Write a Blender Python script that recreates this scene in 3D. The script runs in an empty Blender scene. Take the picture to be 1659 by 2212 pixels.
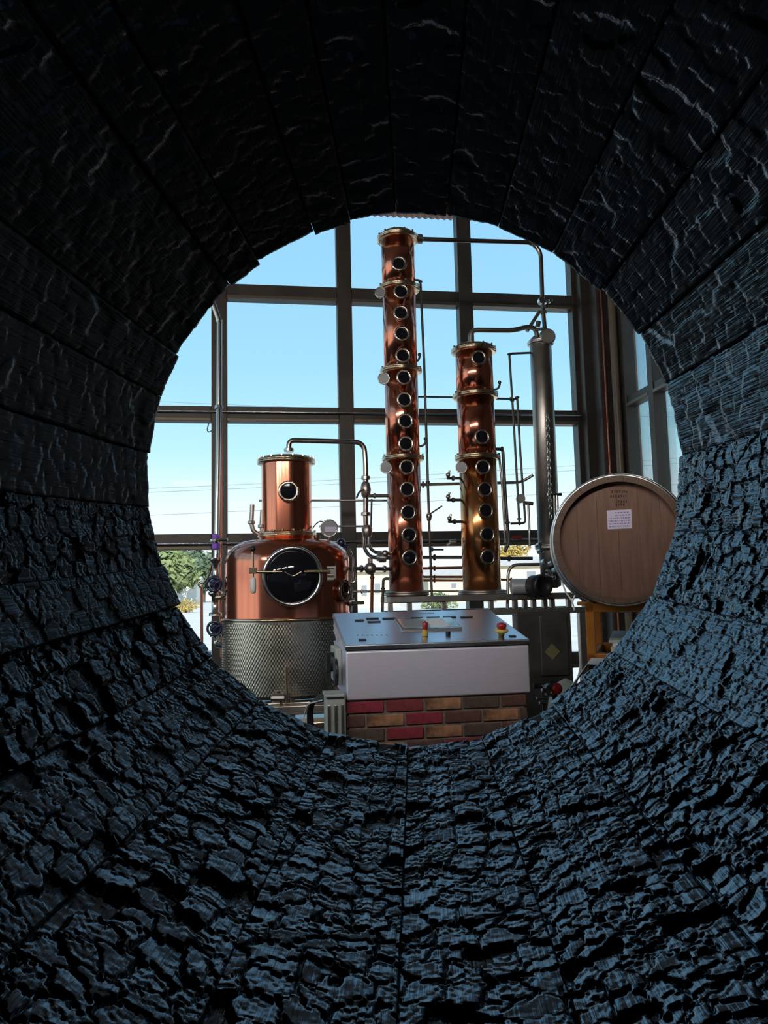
import bpy, bmesh, math, random
import numpy as np
from mathutils import Vector, Matrix

random.seed(7)
SC = bpy.context.scene
COL = SC.collection
PI = math.pi

# ------------------------------------------------------------------ camera
F = 1665.0
CAM = Vector((0, 0, 1.35))
_y, _p, _r = math.radians(8.6), math.radians(5.81), math.radians(1.33)
_f = Vector((math.sin(_y) * math.cos(_p), math.cos(_y) * math.cos(_p), math.sin(_p)))
_rt = Vector((math.cos(_y), -math.sin(_y), 0))
_dn = _f.cross(_rt)
C_R = _rt * math.cos(_r) + _dn * math.sin(_r)
C_D = -_rt * math.sin(_r) + _dn * math.cos(_r)
C_F = _f
cam_d = bpy.data.cameras.new('camera')
cam = bpy.data.objects.new('camera', cam_d)
COL.objects.link(cam)
cam_d.sensor_fit = 'HORIZONTAL'
cam_d.sensor_width = 36
cam_d.lens = F * 36 / 1659
cam_d.clip_start = 0.01
cam_d.clip_end = 500
m = Matrix.Identity(4)
for i in range(3):
    m[i][0], m[i][1], m[i][2], m[i][3] = C_R[i], -C_D[i], -C_F[i], CAM[i]
cam.matrix_world = m
SC.camera = cam

# ------------------------------------------------------------------ sky, sun, exposure
SC.view_settings.view_transform = 'Standard'
SC.view_settings.look = 'None'
SC.view_settings.gamma = 1
SC.view_settings.exposure = 0.0
SC.view_settings.use_curve_mapping = False
W = bpy.data.worlds.new('sky')
SC.world = W
W.use_nodes = True
nt = W.node_tree
nt.nodes.clear()
tc = nt.nodes.new('ShaderNodeTexCoord')
sx = nt.nodes.new('ShaderNodeSeparateXYZ')
cr = nt.nodes.new('ShaderNodeValToRGB')
bg = nt.nodes.new('ShaderNodeBackground')
wo = nt.nodes.new('ShaderNodeOutputWorld')
nt.links.new(tc.outputs['Generated'], sx.inputs[0])
nt.links.new(sx.outputs['Z'], cr.inputs[0])
nt.links.new(cr.outputs[0], bg.inputs[0])
nt.links.new(bg.outputs[0], wo.inputs[0])
stops = [(0.0, (1.15, 1.15, 1.15)), (0.10, (1.05, 1.12, 1.15)), (0.18, (0.62, 0.98, 1.10)), (0.28, (0.45, 0.82, 1.08)),
         (0.42, (0.38, 0.73, 1.06)), (1.0, (0.30, 0.52, 0.90))]
el = cr.color_ramp.elements
while len(el) < len(stops):
    el.new(0.5)
for e, (p, c) in zip(el, stops):
    e.position = p
    e.color = (*c, 1)
bg.inputs[1].default_value = 1.0
sun_d = bpy.data.lights.new('sun', 'SUN')
sun_d.energy = 7.0
sun_d.color = (1.0, 0.93, 0.82)
sun_d.angle = math.radians(0.6)
sun = bpy.data.objects.new('sun', sun_d)
COL.objects.link(sun)
SUN_DIR = Vector((-0.03, 0.85, -0.50))         # travel direction: low, from behind the building
sun.rotation_euler = SUN_DIR.to_track_quat('-Z', 'Y').to_euler()
SC.cycles.max_bounces = 12
SC.cycles.transparent_max_bounces = 24
SC.cycles.glossy_bounces = 6
SC.cycles.diffuse_bounces = 5
SC.cycles.caustics_reflective = False
SC.cycles.caustics_refractive = False
SC.cycles.sample_clamp_indirect = 4.0

FILL_GLOW = 112.0  # emission strength of the added fill lamps

# ------------------------------------------------------------------ helpers
def at(px, py, Y):
    d = C_R * ((px - 829.5) / F) + C_D * ((py - 1106) / F) + C_F
    return CAM + d * (Y / d.y)

def at_plane(px, py, p0, n):
    d = C_R * ((px - 829.5) / F) + C_D * ((py - 1106) / F) + C_F
    return CAM + d * ((p0 - CAM).dot(n) / d.dot(n))

def rp(w, Y):
    """radius in metres of something w pixels wide at depth Y"""
    return w * 0.5 * Y * 1.03 / F

def frame(n):
    n = Vector(n).normalized()
    up = Vector((0, 0, 1)) if abs(n.z) < 0.95 else Vector((0, 1, 0))
    u = up.cross(n).normalized()
    v = n.cross(u)
    return u, v, n

class MB:
    def __init__(s):
        s.v, s.f, s.sm = [], [], []
    def add(s, vs, fs, smooth=False):
        b = len(s.v)
        s.v += [Vector(v) for v in vs]
        s.f += [tuple(b + i for i in f) for f in fs]
        s.sm += [smooth] * len(fs)
        return s
    def box(s, a, b, bev=0.0):
        a, b = Vector(a), Vector(b)
        lo = Vector(map(min, a, b)); hi = Vector(map(max, a, b))
        return s.obox((lo + hi) / 2, Vector((1, 0, 0)), Vector((0, 1, 0)), Vector((0, 0, 1)), (hi - lo) / 2, bev)
    def obox(s, c, u, v, n, h, bev=0.0):
        c = Vector(c); u = Vector(u); v = Vector(v); n = Vector(n)
        if bev <= 0:
            vs = [c + u * (h[0] * i) + v * (h[1] * j) + n * (h[2] * k) for k in (-1, 1) for j in (-1, 1) for i in (-1, 1)]
            fs = [(0, 2, 3, 1), (4, 5, 7, 6), (0, 1, 5, 4), (2, 6, 7, 3), (0, 4, 6, 2), (1, 3, 7, 5)]
            return s.add(vs, fs)
        bm = bmesh.new()
        bmesh.ops.create_cube(bm, size=2)
        for w in bm.verts:
            w.co = Vector((w.co.x * h[0], w.co.y * h[1], w.co.z * h[2]))
        bmesh.ops.bevel(bm, geom=bm.edges[:], offset=bev, segments=2, affect='EDGES', profile=0.5)
        bm.verts.index_update()
        s.add([c + u * w.co.x + v * w.co.y + n * w.co.z for w in bm.verts], [[q.index for q in f.verts] for f in bm.faces])
        bm.free()
        return s
    def lathe(s, prof, o, n, seg=24, smooth=True, a0=0, a1=2 * PI):
        """prof: (radius, height) pairs along axis n from o"""
        u, v, n = frame(n)
        o = Vector(o)
        full = abs(a1 - a0 - 2 * PI) < 1e-6
        k = seg if full else seg + 1
        vs, fs = [], []
        for r, h in prof:
            for i in range(k):
                a = a0 + (a1 - a0) * i / seg
                vs.append(o + n * h + (u * math.cos(a) + v * math.sin(a)) * r)
        for j in range(len(prof) - 1):
            for i in range(seg):
                i2 = (i + 1) % k
                fs.append((j * k + i, j * k + i2, (j + 1) * k + i2, (j + 1) * k + i))
        return s.add(vs, fs, smooth)
    def cyl(s, o, n, r, h, seg=20, bev=0.0):
        b = min(bev, r * .4, h * .4)
        if b > 0:
            return s.lathe([(0, 0), (r - b, 0), (r, b), (r, h - b), (r - b, h), (0, h)], o, n, seg, False)
        return s.lathe([(0, 0), (r, 0), (r, h), (0, h)], o, n, seg, False)
    def ring(s, o, n, r0, r1, h, seg=32):
        return s.lathe([(r0, 0), (r1, 0), (r1, h), (r0, h), (r0, 0)], o, n, seg, False)
    def sphere(s, c, r, seg=16, n=(0, 0, 1)):
        k = max(6, seg // 2)
        return s.lathe([(r * math.sin(PI * i / k), -r * math.cos(PI * i / k)) for i in range(k + 1)], c, n, seg)
    def torus(s, c, n, R, r, seg=28, k=8):
        return s.lathe([(R + r * math.cos(2 * PI * i / k), r * math.sin(2 * PI * i / k)) for i in range(k + 1)], c, n, seg)
    def tube(s, pts, r, seg=12, bend=None, cap=True):
        pts = [Vector(p) for p in pts]
        bend = r * 3 if bend is None else bend
        path = [pts[0]]
        for a, b, c in zip(pts, pts[1:], pts[2:]):
            l1, l2 = (a - b).length, (c - b).length
            t = min(bend, l1 * .48, l2 * .48)
            d1, d2 = (a - b).normalized(), (c - b).normalized()
            if t < 1e-4 or d1.dot(d2) < -0.9995:
                path.append(b); continue
            p0, p1 = b + d1 * t, b + d2 * t
            for k in range(7):
                w = k / 6
                path.append(p0 * (1 - w) ** 2 + b * 2 * w * (1 - w) + p1 * w * w)
        path.append(pts[-1])
        tg = []
        for i in range(len(path)):
            d = path[min(i + 1, len(path) - 1)] - path[max(i - 1, 0)]
            tg.append(d.normalized())
        u, v, _ = frame(tg[0])
        vs, fs = [], []
        for i, p in enumerate(path):
            u = (u - tg[i] * u.dot(tg[i])).normalized()
            v = tg[i].cross(u)
            for k in range(seg):
                a = 2 * PI * k / seg
                vs.append(p + (u * math.cos(a) + v * math.sin(a)) * r)
        for i in range(len(path) - 1):
            for k in range(seg):
                k2 = (k + 1) % seg
                fs.append((i * seg + k, i * seg + k2, (i + 1) * seg + k2, (i + 1) * seg + k))
        s.add(vs, fs, True)
        if cap:
            n = len(path) - 1
            s.add([vs[k] for k in range(seg)], [tuple(range(seg - 1, -1, -1))])
            s.add([vs[n * seg + k] for k in range(seg)], [tuple(range(seg))])
        return s
    def mesh(s, name, mat, org=(0, 0, 0)):
        o = Vector(org)
        me = bpy.data.meshes.new(name)
        me.from_pydata([v - o for v in s.v], [], s.f)
        me.polygons.foreach_set('use_smooth', s.sm)
        if mat:
            me.materials.append(mat)
        me.update()
        return me

def root_of(o):
    while o.parent:
        o = o.parent
    return o

def tag(o, label, cat, group=None):
    o['label'] = label
    o['category'] = cat
    if group:
        o['group'] = group
    return o

def thing(name, label, cat, loc, group=None):
    o = bpy.data.objects.new(name, None)
    o.empty_display_size = 0.05
    COL.objects.link(o)
    o.location = loc
    return tag(o, label, cat, group)

def part(name, mb, mat, parent, label=None):
    org = root_of(parent).location
    o = bpy.data.objects.new(name, mb.mesh(name, mat, org))
    COL.objects.link(o)
    o.parent = parent
    if label:
        o['label'] = label
    return o

def single(name, mb, mat, label, cat, org, group=None):
    o = bpy.data.objects.new(name, mb.mesh(name, mat, org))
    COL.objects.link(o)
    o.location = org
    return tag(o, label, cat, group)

def inst(name, me, parent, M):
    """a part that shares mesh data; M is its world matrix"""
    o = bpy.data.objects.new(name, me)
    COL.objects.link(o)
    o.parent = parent
    r = root_of(parent)
    base = Matrix.Translation(r.location)
    if parent is not r:
        base = base @ parent.matrix_basis
    o.matrix_basis = base.inverted() @ M
    return o

def struct_root(name, loc=(0, 0, 0)):
    o = bpy.data.objects.new(name, None)
    COL.objects.link(o)
    o.location = loc
    o['kind'] = 'structure'
    return o

def struct(name, mb, mat, org=(0, 0, 0)):
    o = bpy.data.objects.new(name, mb.mesh(name, mat, org))
    COL.objects.link(o)
    o.location = org
    o['kind'] = 'structure'
    return o

def orient(c, n):
    u, v, n = frame(n)
    M = Matrix.Identity(4)
    for i in range(3):
        M[i][0], M[i][1], M[i][2], M[i][3] = u[i], v[i], n[i], c[i]
    return M

# ------------------------------------------------------------------ materials
def mat(name, col, rough=0.5, metal=0.0, noise=None, bump=None, spec=0.5, emis=None, aniso=0.0, coat=0.0):
    """noise=(scale, amount[, stretch]) varies colour; bump=(scale, strength, dist[, stretch])"""
    m = bpy.data.materials.new(name)
    m.use_nodes = True
    t = m.node_tree
    b = t.nodes['Principled BSDF']
    b.inputs['Base Color'].default_value = (*col, 1)
    b.inputs['Roughness'].default_value = rough
    b.inputs['Metallic'].default_value = metal
    b.inputs['Specular IOR Level'].default_value = spec
    if aniso:
        b.inputs['Anisotropic'].default_value = aniso
    if coat:
        b.inputs['Coat Weight'].default_value = coat
    if emis:
        b.inputs['Emission Color'].default_value = (*emis[0], 1)
        b.inputs['Emission Strength'].default_value = emis[1]
    def nz(scale, stretch=(1, 1, 1), detail=4):
        c = t.nodes.new('ShaderNodeTexCoord')
        mp = t.nodes.new('ShaderNodeMapping')
        mp.inputs['Scale'].default_value = stretch
        n = t.nodes.new('ShaderNodeTexNoise')
        n.inputs['Scale'].default_value = scale
        n.inputs['Detail'].default_value = detail
        t.links.new(c.outputs['Object'], mp.inputs[0])
        t.links.new(mp.outputs[0], n.inputs['Vector'])
        return n
    if noise:
        n = nz(noise[0], noise[2] if len(noise) > 2 else (1, 1, 1))
        r = t.nodes.new('ShaderNodeValToRGB')
        k = noise[1]
        r.color_ramp.elements[0].position = 0.3
        r.color_ramp.elements[1].position = 0.7
        r.color_ramp.elements[0].color = (*[max(0, c * (1 - k)) for c in col], 1)
        r.color_ramp.elements[1].color = (*[min(1, c * (1 + k)) for c in col], 1)
        t.links.new(n.outputs['Fac'], r.inputs[0])
        t.links.new(r.outputs[0], b.inputs['Base Color'])
        mr = t.nodes.new('ShaderNodeMapRange')
        mr.inputs['To Min'].default_value = max(0.02, rough * 0.8)
        mr.inputs['To Max'].default_value = min(1, rough * 1.25)
        t.links.new(n.outputs['Fac'], mr.inputs['Value'])
        t.links.new(mr.outputs[0], b.inputs['Roughness'])
    if bump:
        n = nz(bump[0], bump[3] if len(bump) > 3 else (1, 1, 1), 5)
        bp = t.nodes.new('ShaderNodeBump')
        bp.inputs['Strength'].default_value = bump[1]
        bp.inputs['Distance'].default_value = bump[2]
        t.links.new(n.outputs['Fac'], bp.inputs['Height'])
        t.links.new(bp.outputs[0], b.inputs['Normal'])
    return m

def glass_mat(name, tint, gloss=1.0):
    m = bpy.data.materials.new(name)
    m.use_nodes = True
    t = m.node_tree
    t.nodes.clear()
    o = t.nodes.new('ShaderNodeOutputMaterial')
    mx = t.nodes.new('ShaderNodeMixShader')
    fr = t.nodes.new('ShaderNodeFresnel')
    fr.inputs[0].default_value = 1.45
    ml = t.nodes.new('ShaderNodeMath'); ml.operation = 'MULTIPLY'; ml.inputs[1].default_value = gloss
    tr = t.nodes.new('ShaderNodeBsdfTransparent')
    tr.inputs[0].default_value = (*tint, 1)
    gl = t.nodes.new('ShaderNodeBsdfGlossy')
    gl.inputs['Roughness'].default_value = 0.02
    t.links.new(fr.outputs[0], ml.inputs[0])
    t.links.new(ml.outputs[0], mx.inputs[0])
    t.links.new(tr.outputs[0], mx.inputs[1])
    t.links.new(gl.outputs[0], mx.inputs[2])
    t.links.new(mx.outputs[0], o.inputs[0])
    return m

M = {}
M['copper'] = mat('copper', (0.80, 0.275, 0.17), 0.17, 1.0, noise=(3, 0.12, (1, 1, 0.3)), bump=(6, 0.06, 0.02, (1, 1, 0.25)))
M['copper_old'] = mat('copper_amber', (0.74, 0.31, 0.12), 0.2, 1.0, noise=(4, 0.15, (1, 1, 0.3)), bump=(6, 0.06, 0.02, (1, 1, 0.25)))
M['copper_pipe'] = mat('copper_pipe', (0.45, 0.17, 0.11), 0.35, 1.0)
M['pipe_brown'] = mat('brown_steel', (0.36, 0.30, 0.27), 0.25, 1.0)
M['steel'] = mat('stainless_steel', (0.62, 0.60, 0.57), 0.22, 1.0)
M['bronze'] = mat('aged_bronze', (0.48, 0.41, 0.34), 0.25, 1.0)
M['lid_steel'] = mat('lid_steel', (0.86, 0.88, 0.95), 0.3, 1.0, noise=(20, 0.04, (1, 30, 30)))
M['steel_brushed'] = mat('brushed_steel', (0.86, 0.83, 0.96), 0.46, 0.6, noise=(20, 0.05, (1, 30, 30)))
M['steel_dull'] = mat('dull_steel', (0.44, 0.41, 0.37), 0.36, 1.0, noise=(6, 0.15))
M['steel_dark'] = mat('dark_steel', (0.10, 0.095, 0.085), 0.45, 0.7, noise=(8, 0.2))
M['brass'] = mat('pale_brass', (0.80, 0.62, 0.42), 0.22, 1.0)
M['frame'] = mat('bronze_frame', (0.06, 0.048, 0.038), 0.45, 0.2, noise=(5, 0.2))
M['frame_edge'] = mat('bronze_bead', (0.16, 0.12, 0.08), 0.4, 0.3)
M['alu'] = mat('grey_aluminium', (0.35, 0.36, 0.38), 0.4, 0.6)
M['glass'] = glass_mat('window_glass', (0.94, 0.98, 0.985), 0.02)
M['glass_side'] = glass_mat('side_glass', (0.86, 0.94, 0.97), 0.6)
M['sight'] = mat('dark_glass', (0.008, 0.008, 0.012), 0.05, 0.0, spec=0.6)
M['black'] = mat('black_plastic', (0.012, 0.012, 0.014), 0.4)
M['rubber'] = mat('black_rubber', (0.015, 0.015, 0.016), 0.65)
M['white'] = mat('white_plastic', (0.75, 0.74, 0.72), 0.45)
M['foil'] = mat('silver_foil', (0.72, 0.75, 0.80), 0.3, 0.6)
M['dull_yellow'] = mat('faded_yellow', (0.14, 0.13, 0.055), 0.6)
M['grey_green'] = mat('grey_green_plastic', (0.42, 0.46, 0.42), 0.5, noise=(12, 0.1))
M['red'] = mat('red_plastic', (0.35, 0.02, 0.02), 0.35)
M['yellow'] = mat('yellow_plastic', (0.6, 0.42, 0.10), 0.4)
M['purple'] = mat('purple_gasket', (0.28, 0.10, 0.65), 0.35)
M['navy'] = mat('navy_enamel', (0.02, 0.022, 0.07), 0.2, coat=0.5)
M['screen'] = mat('pale_screen', (0.30, 0.42, 0.46), 0.12, coat=0.4)
M['dial'] = mat('dial_face', (0.24, 0.25, 0.25), 0.35)
M['orange'] = mat('orange_paint', (0.36, 0.12, 0.010), 0.4, noise=(9, 0.12))
M['floor'] = mat('concrete_floor', (0.035, 0.032, 0.03), 0.75, noise=(2, 0.2), bump=(40, 0.1, 0.01), spec=0.2)
M['wall'] = mat('painted_wall', (0.24, 0.22, 0.20), 0.8, noise=(3, 0.05), bump=(60, 0.1, 0.005))
M['wall_dark'] = mat('dark_wall', (0.05, 0.045, 0.04), 0.85, noise=(3, 0.1))
M['ceiling'] = mat('ceiling_board', (0.22, 0.20, 0.18), 0.8, noise=(3, 0.08))
M['mortar'] = mat('mortar', (0.20, 0.165, 0.14), 0.9, noise=(50, 0.3), bump=(120, 0.4, 0.004))
M['oak'] = mat('oak_head', (0.165, 0.08, 0.05), 0.55, noise=(6, 0.22, (9, 9, 1)), bump=(10, 0.12, 0.004, (9, 9, 1)))
M['oak_out'] = mat('oak_stave', (0.11, 0.062, 0.038), 0.6, noise=(8, 0.25, (1, 4, 4)), bump=(30, 0.15, 0.004))
M['hoop'] = mat('galvanised_hoop', (0.55, 0.56, 0.55), 0.3, 1.0, noise=(12, 0.15))
M['paper'] = mat('label_paper', (0.62, 0.56, 0.70), 0.6)
M['ink'] = mat('stamp_ink', (0.055, 0.025, 0.018), 0.8)
M['ink_label'] = mat('label_print', (0.25, 0.18, 0.38), 0.7)
M['timber'] = mat('stand_timber', (0.14, 0.09, 0.055), 0.7, noise=(5, 0.25, (6, 6, 1)))
M['concrete_out'] = mat('pale_concrete', (0.62, 0.58, 0.53), 0.85, noise=(0.6, 0.1))
M['trunk'] = mat('bark', (0.10, 0.07, 0.05), 0.9, noise=(20, 0.3))
M['leaf'] = mat('green_leaf', (0.17, 0.21, 0.085), 0.6, noise=(1.2, 0.4))
M['leaf_dark'] = mat('dark_green_leaf', (0.085, 0.12, 0.07), 0.6, noise=(1.2, 0.35))
M['leaf_gold'] = mat('golden_leaf', (0.40, 0.28, 0.06), 0.6, noise=(3, 0.3))
M['stucco'] = mat('cream_stucco', (0.62, 0.52, 0.38), 0.85, noise=(1.5, 0.06))
M['roof'] = mat('pale_shingle', (0.45, 0.42, 0.40), 0.8, noise=(3, 0.12))
M['house_glass'] = mat('house_window', (0.20, 0.22, 0.24), 0.2)
M['trim'] = mat('white_trim', (0.75, 0.72, 0.66), 0.6)
M['wire'] = mat('power_cable', (0.18, 0.24, 0.30), 0.7)
M['pinkeave'] = mat('clay_eave', (0.45, 0.27, 0.22), 0.7)
M['jacket'] = mat('dimpled_steel', (0.62, 0.57, 0.47), 0.24, 1.0, noise=(8, 0.1))
BRICK = [mat('brick_red', (0.22, 0.035, 0.04), 0.85, noise=(30, 0.25), bump=(80, 0.4, 0.004)),
         mat('brick_crimson', (0.27, 0.03, 0.05), 0.85, noise=(30, 0.25), bump=(80, 0.4, 0.004)),
         mat('brick_brown', (0.13, 0.06, 0.05), 0.85, noise=(30, 0.3), bump=(80, 0.4, 0.004)),
         mat('brick_umber', (0.10, 0.065, 0.05), 0.85, noise=(30, 0.3), bump=(80, 0.4, 0.004)),
         mat('brick_tan', (0.30, 0.15, 0.08), 0.85, noise=(14, 0.7), bump=(80, 0.4, 0.004))]

def char_mat():
    m = bpy.data.materials.new('charred_oak')
    m.use_nodes = True
    t = m.node_tree
    b = t.nodes['Principled BSDF']
    uv = t.nodes.new('ShaderNodeUVMap'); uv.uv_map = 'UVMap'
    mp = t.nodes.new('ShaderNodeMapping'); mp.inputs['Scale'].default_value = (520, 26, 1)
    n = t.nodes.new('ShaderNodeTexNoise'); n.inputs['Scale'].default_value = 1; n.inputs['Detail'].default_value = 3
    mp2 = t.nodes.new('ShaderNodeMapping'); mp2.inputs['Scale'].default_value = (300, 260, 1)
    n2 = t.nodes.new('ShaderNodeTexNoise'); n2.inputs['Scale'].default_value = 1; n2.inputs['Detail'].default_value = 4
    t.links.new(uv.outputs[0], mp.inputs[0]); t.links.new(mp.outputs[0], n.inputs['Vector'])
    t.links.new(uv.outputs[0], mp2.inputs[0]); t.links.new(mp2.outputs[0], n2.inputs['Vector'])
    ad = t.nodes.new('ShaderNodeMath'); ad.operation = 'MULTIPLY_ADD'; ad.inputs[1].default_value = 0.18
    t.links.new(n2.outputs['Fac'], ad.inputs[0]); t.links.new(n.outputs['Fac'], ad.inputs[2])
    bp = t.nodes.new('ShaderNodeBump'); bp.inputs['Strength'].default_value = 0.9; bp.inputs['Distance'].default_value = 0.0009
    t.links.new(ad.outputs[0], bp.inputs['Height']); t.links.new(bp.outputs[0], b.inputs['Normal'])
    r = t.nodes.new('ShaderNodeValToRGB')
    r.color_ramp.elements[0].position = 0.35; r.color_ramp.elements[0].color = (0.001, 0.001, 0.0012, 1)
    r.color_ramp.elements[1].position = 0.7; r.color_ramp.elements[1].color = (0.004, 0.004, 0.005, 1)
    t.links.new(n.outputs['Fac'], r.inputs[0]); t.links.new(r.outputs[0], b.inputs['Base Color'])
    b.inputs['Roughness'].default_value = 0.2
    b.inputs['IOR'].default_value = 2.8
    b.inputs['Specular Tint'].default_value = (0.72, 0.86, 1.0, 1)
    return m
M['char'] = char_mat()

# ------------------------------------------------------------------ the room
WY = 8.4            # window wall
RX = 3.98           # right glass wall
LX, BY, CZ = -8.2, -3.2, 6.9
struct('floor', MB().box((LX - .1, BY - .1, -0.2), (RX + .1, WY + .1, 0)), M['floor'])
struct('ceiling', MB().box((LX - .1, BY - .1, CZ), (RX + .1, WY + .3, CZ + .25)), M['ceiling'])

def glazed(name, horiz, vert, fixed, axis, zlo, zhi, w, d, gm='glass', skipmul=()):
    """grid of mullions and transoms with one pane in every bay. axis 'x': wall along X at Y=fixed; 'y': wall along Y at X=fixed"""
    root = struct_root(name)
    def bx(a0, a1, z0, z1, t0, t1):
        if axis == 'x':
            return MB().box((a0, fixed + t0, z0), (a1, fixed + t1, z1), 0.006)
        return MB().box((fixed + t0, a0, z0), (fixed + t1, a1, z1), 0.006)
    for i, a in enumerate(vert):
        if i in skipmul:
            continue
        part('mullion', bx(a - w / 2, a + w / 2, zlo, zhi, -d / 2, d / 2), M['frame'], root)
    for z in horiz:
        for a0, a1 in zip(vert, vert[1:]):
            tr = part('transom', bx(a0 + w / 2, a1 - w / 2, z - w / 2, z + w / 2, -d / 2 + .012, d / 2 - .012), M['frame'], root)
            part('bead', bx(a0 + w / 2, a1 - w / 2, z - w / 2 - .004, z - w / 2 + .035, -d / 2 - .006, -d / 2 + .0125), M['frame_edge'], tr)
    zs = [zlo] + list(horiz) + [zhi]
    for a0, a1 in zip(vert, vert[1:]):
        for z0, z1 in zip(zs, zs[1:]):
            part('pane', (MB().box((a0 + .02, fixed - .004, z0 + .02), (a1 - .02, fixed + .004, z1 - .02)) if axis == 'x' else
                  MB().box((fixed - .004, a0 + .02, z0 + .02), (fixed + .004, a1 - .02, z1 - .02))), M[gm], root)
    return root

MX = [-1.893, -0.513, 0.866, 2.268, 3.63]
TZ = [0.53, 1.908, 3.29, 4.667, 6.05]
glazed('window_1', TZ, MX, WY, 'x', 0.0, CZ, 0.165, 0.16)
glazed('window_2', [0.53, 1.95, 3.36, 4.75, 6.1], [6.62, 7.29, 8.05], RX, 'y', 0.0, CZ, 0.11, 0.14, 'glass_side')
glazed('window_3', [2.0, 3.8, 5.3], [0.06, 1.7, 3.9, 6.1, 8.3], LX, 'y', 0.3, CZ, 0.12, 0.14)
struct('wall_far_block', MB().box((LX, WY - .1, 0), (-1.975, WY + .1, 3.29)), M['wall_dark'])  # unseen solid stretch, added to keep low light out of the barrel
glazed('window_4', [4.667, 6.05], [LX + .05, -6.03, -4.65, -3.27, -2.06], WY, 'x', 3.29, CZ, 0.165, 0.16)
# added partition round the barrel, blocking light from behind; closed dark space behind it
HC = Vector((-0.04, 0.0, 1.425)); HR = 0.345
pw_ = MB()
NS = 64
def wall_hole(y):
    inner, outer = [], []
    for i in range(NS):
        a = 2 * PI * i / NS
        c, s_ = math.cos(a), math.sin(a)
        inner.append(Vector((HC.x + HR * c, y, HC.z + HR * s_)))
        k = 1 / max(abs(c), abs(s_))
        outer.append(Vector((HC.x + 1.3 * c * k, y, HC.z + 1.3 * s_ * k)))
    return inner + outer
f_, b_ = wall_hole(0.02), wall_hole(-0.10)
fs_ = []
for i in range(NS):
    j = (i + 1) % NS
    fs_ += [(i, NS + i, NS + j, j), (2 * NS + i, 2 * NS + j, 3 * NS + j, 3 * NS + i), (i, j, 2 * NS + j, 2 * NS + i)]
pw_.add(f_ + b_, fs_)
pw_.box((LX, -.10, 0), (HC.x - 1.3, .02, CZ)).box((HC.x + 1.3, -.10, 0), (RX, .02, CZ))
pw_.box((HC.x - 1.3, -.10, 0), (HC.x + 1.3, .02, HC.z - 1.3)).box((HC.x - 1.3, -.10, HC.z + 1.3), (HC.x + 1.3, .02, CZ))
struct('wall_light_block', pw_, M['wall'])
struct('wall_back', MB().box((LX, BY - .2, 0), (RX, BY, CZ)), M['wall_dark'])
struct('wall_left', MB().box((LX - .1, BY, 0), (LX, 0, CZ)).box((LX - .1, 0, 0), (LX + .05, WY - .1, .3)), M['wall_dark'])
struct('wall_right', MB().box((RX - .05, BY, 0), (RX + .1, 6.57, CZ)), M['wall_dark'])

# long fill lamps added out of view on the partition to brighten the room
M['fill_face'] = mat('fill_diffuser', (0.9, 0.9, 0.9), 0.5, emis=((1.0, 0.93, 0.88), FILL_GLOW))
for x, lab in ((-5.2, 'added white LED fill lamp, out of view high on the partition, farthest left'), (-3.2, 'added white LED fill lamp, out of view high on the partition, second from the left'), (-1.35, 'added white LED fill lamp, out of view high on the partition, above left of the barrel'),
               (0.3, 'added white LED fill lamp, out of view high on the partition, right above the barrel')):
    lp = thing('fill_lamp', lab, 'lamp', (x, .02, 3.7), 'added fill lamps on the partition')
    dn = Vector((0, .80, -.60)); uv_ = Vector((0, .60, .80))
    c = Vector((x, .30, 3.7))
    part('arm', MB().box((x - .03, .02, 3.72), (x + .03, .28, 3.78), .004), M['alu'], lp)
    hs_ = part('housing', MB().obox(c - dn * .035, (1, 0, 0), uv_, dn, (.62, .075, .03), .006), M['alu'], lp)
    part('visor', MB().obox(c - uv_ * .068 + Vector((0, .866, -.5)) * .20, (1, 0, 0), (0, .866, -.5), (0, .5, .866), (.62, .21, .003)), M['black'], lp)  # shaped to keep the added fill light off the near floor
    part('diffuser', MB().obox(c, (1, 0, 0), uv_, dn, (.60, .06, .004)), M['fill_face'], lp)

# corner post cluster where the glass walls meet
cp = struct_root('trim_1')
part('post', MB().box((3.60, 8.20, 0), (3.78, 8.52, CZ), .01), M['frame'], cp)
part('post', MB().box((3.70, 8.02, 0), (3.90, 8.20, CZ), .01), M['frame'], cp)
part('post_rib', MB().box((3.745, 7.985, 0), (3.765, 8.03, CZ), .004), M['copper_pipe'], cp)
part('post_rib', MB().tube([(3.85, 7.93, 0), (3.85, 7.93, CZ)], 0.045, 16), M['frame_edge'], cp)
part('post', MB().box((3.90, 7.82, 0), (4.06, 8.5, CZ), .01), M['frame'], cp)
# conduits that run along the transoms
single('conduit', MB().tube([(-1.9, WY - .115, 3.30), (3.58, WY - .115, 3.30)], 0.011, 8), M['steel'],
       'thin metal conduit along the middle window transom', 'conduit', Vector((-2, WY - .115, 3.30)))
single('conduit', MB().tube([(-1.9, WY - .115, 1.885), (3.58, WY - .115, 1.885)], 0.011, 8), M['steel'],
       'thin metal conduit along the lowest window transom behind the pot still', 'conduit', Vector((-2, WY - .115, 1.885)))
single('red_tag', MB().obox(at(1117, 1161, 8.27), (1, 0, 0), (0, 1, 0), (0, 0, 1), (.06, .006, .018), .003), M['red'],
       'small red tag on the lowest window transom right of the shorter column', 'tag', at(1117, 1161, 8.27))
single('pull_cord', MB().tube([at(451, 914, 8.29), at(447, 930, 8.29), at(452, 934, 8.29), at(457, 930, 8.29)], .006, 6), M['wire'],
       'short blue cord loop hanging under the window transom at far left', 'cord', at(451, 914, 8.29))

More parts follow.
